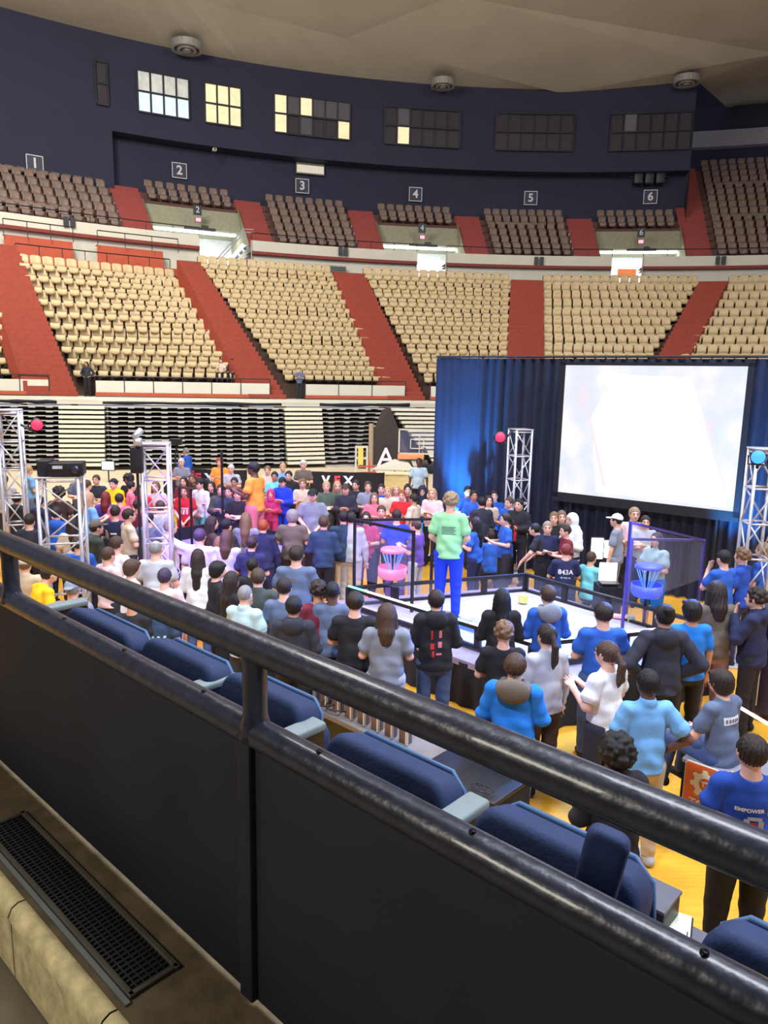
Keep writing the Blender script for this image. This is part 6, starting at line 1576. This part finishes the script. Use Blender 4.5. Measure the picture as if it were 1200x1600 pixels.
# ---- right of the man: blue team
P_(731, 760, 1.70, 190, 'phone', 'tee:blue', 'jeans:dark', 'short:black', 'l', 'person in a blue tee at the back left of the blue team')
P_(741, 766, 1.70, 185, 'phone', 'tee:blue', 'jeans:dark', 'short:black', 'm', 'person with a dark beard in a blue tee facing the balcony')
P_(753, 776, 1.72, 10, 'phone', 'long:dark', 'jeans:black', 'short:black', 'l', 'person in a dark jumper with black hair among the blue team')
P_(773, 766, 1.70, 170, 'phone', 'tee:blue', 'jeans:dark', 'short:black', 'l', 'person in a blue tee at the back right of the blue team')
P_(764, 774, 1.66, 185, 'phone', 'tee:beige', 'jeans:dark', 'bob:dbrown', 'l', 'person in a cream top in the middle of the blue team')
P_(743, 808, 1.62, 60, 'phone', 'tee:blue', 'jeans:navy', 'long:black', 'l', 'person in a blue tee with long black hair looking left')
P_(768, 828, 1.66, 0, 'kneel', 'tee:blue', 'jeans:navy', 'short:dbrown', 'l', 'person in a blue tee crouching at the field wall', z0=-.50)
P_(790, 802, 1.64, 100, 'phone', 'tee:blue', 'jeans:dark', 'pony:dbrown', 'l', 'person in a blue tee with a ponytail turned left beside the black jacket')
P_(796, 777, 1.68, 130, 'phone', 'tee:blue', 'jeans:dark', 'short:brown', 'l', 'person in a blue tee with brown hair at the foot of the truss')
p = P_(811, 779, 1.74, 150, 'phone', 'hood:black', 'jeans:black', 'short:black', 'l', 'person in a black jacket with red shirt below the truss')
patch_on(p, [(-.03, .9, .03, 1.2)], 'red', front=True)
P_(836, 818, 1.60, 60, 'lean', 'tee:black', 'jeans:black', 'short:black', 'l', 'person in a black tee leaning an arm on the field wall')
p = P_(866, 800, 1.66, 165, 'phone', 'tee:black', 'jeans:black', 'short:lbrown', 'l', 'person in a black tee with the white number seventeen')
print_on(p, '17', .14, 1.2, 'white', front=True, bold=.004)
P_(856, 815, 1.62, 170, 'phone', 'tee:navy', 'jeans:black', 'short:sand', 'l', 'person with sandy hair between two black tees at the field')
P_(878, 798, 1.68, 175, 'phone', 'hood:olive', 'jeans:dark', 'short:lbrown', 'l', 'person with light brown hair behind the number seventeen tee')
P_(894, 803, 1.68, 120, 'phone', 'hood:white', 'jeans:dark', 'hoodup:white', 'l', 'person in a white hooded top with the hood raised')
P_(884, 820, 1.60, 100, 'phone', 'tee:maroon', 'jeans:black', 'short:dbrown', 'l', 'person with dark reddish hair in front of the white hooded top')
p = P_(885, 850, 1.68, -6, 'kneel', 'tee:navy', 'jeans:navy', 'short:red2', 'l', 'person in a navy tee reading 843A crouching by the field wall', z0=-.30)
print_on(p, '843A', .11, 1.25, 'white', bold=.003); patch_on(p, [(-.08, 1.15, -.05, 1.175), (-.035, 1.15, .03, 1.17), (.045, 1.15, .08, 1.17)], 'lgrey')
P_(925, 862, 1.62, -50, 'kneel', 'tee:aqua', 'jeans:navy', 'short:brown', 'l', 'person crouching in a pale aqua tee lit by the laptop', z0=-.42)
# right corner group
P_(964, 803, 1.74, 60, 'down', 'tee:grey', 'jeans:grey', 'short:black', 'l', 'person in grey with a pale cap behind the violet frame', cap='cap:white')
P_(992, 793, 1.80, 175, 'cross', 'tee:lpink', 'jeans:dark', 'short:sand', 'l', 'person in a pale pink tee facing the balcony behind the violet frame', wide=1.1)
P_(1009, 806, 1.68, 170, 'phone', 'tee:lgrey', 'jeans:dark', 'short:dbrown', 'l', 'person in a light grey tee right of the pale pink tee')
P_(1027, 832, 1.70, 120, 'cross', 'tee:mint', 'shorts:azure', 'long:violet', 'l', 'person with long violet lit hair, pale top and bright blue shorts')
# ---- people in the stands
def stand(px, py_feet, Y, h, yaw, pose, *a, **k):
    q = at_y(px, py_feet, Y); return P_(0, 0, h, yaw, pose, *a, X=(q.x, q.y, q.z), **k)
def on_bowl(px, h, yaw, pose, *a, dzz=0, back=.3, **k):
    q = c_at(px, back, ZC+dzz); k['z0'] = q.z; return P_(0, 0, h, yaw, pose, *a, X=(q.x, q.y, 0), **k)
on_bowl(138, 1.68, 175, 'hips', 'long:dark', 'jeans:black', 'long:dbrown', 'm', 'dark clothed person standing at the foot of the red stairs at left')
on_bowl(468, 1.62, 185, 'phone', 'tee:slate', 'jeans:dark', 'short:brown', 'l', 'person in a plaid shirt standing at the foot of the middle red stairs', back=.5)
on_bowl(40, 1.66, 190, 'sit', 'tee:grey', 'jeans:dark', 'short:dbrown', 'l', 'person in a grey tee sitting in the second row at the left edge', dzz=1.34-.45, back=2.1)
on_bowl(22, 1.66, 190, 'sit', 'tee:lgrey', 'jeans:dark', 'short:brown', 'l', 'person in pale clothes sitting in the second row at the left edge', dzz=1.34-.45, back=2.1)
on_bowl(15, 1.66, 180, 'sit', 'long:dark', 'jeans:black', 'long:dbrown', 'm', 'person with long dark hair sitting in the front row at the left edge', dzz=.8-.45, back=1.3)
on_bowl(363, 1.66, 180, 'sit', 'hood:dark', 'jeans:black', 'short:black', 'm', 'person in dark clothes sitting low in the front row of the wide left block', dzz=.8-.45, back=1.3)
on_bowl(347, 1.66, 180, 'sit', 'tee:beige', 'jeans:black', 'short:brown', 'l', 'person in a beige top sitting in the front row of the wide left block', dzz=.8-.45, back=1.3)
for o in bpy.data.objects:
    if o.type == 'MESH' and o.get('kind') is None and o.parent is None and 'label' not in o: print('NOLABEL', o.name)
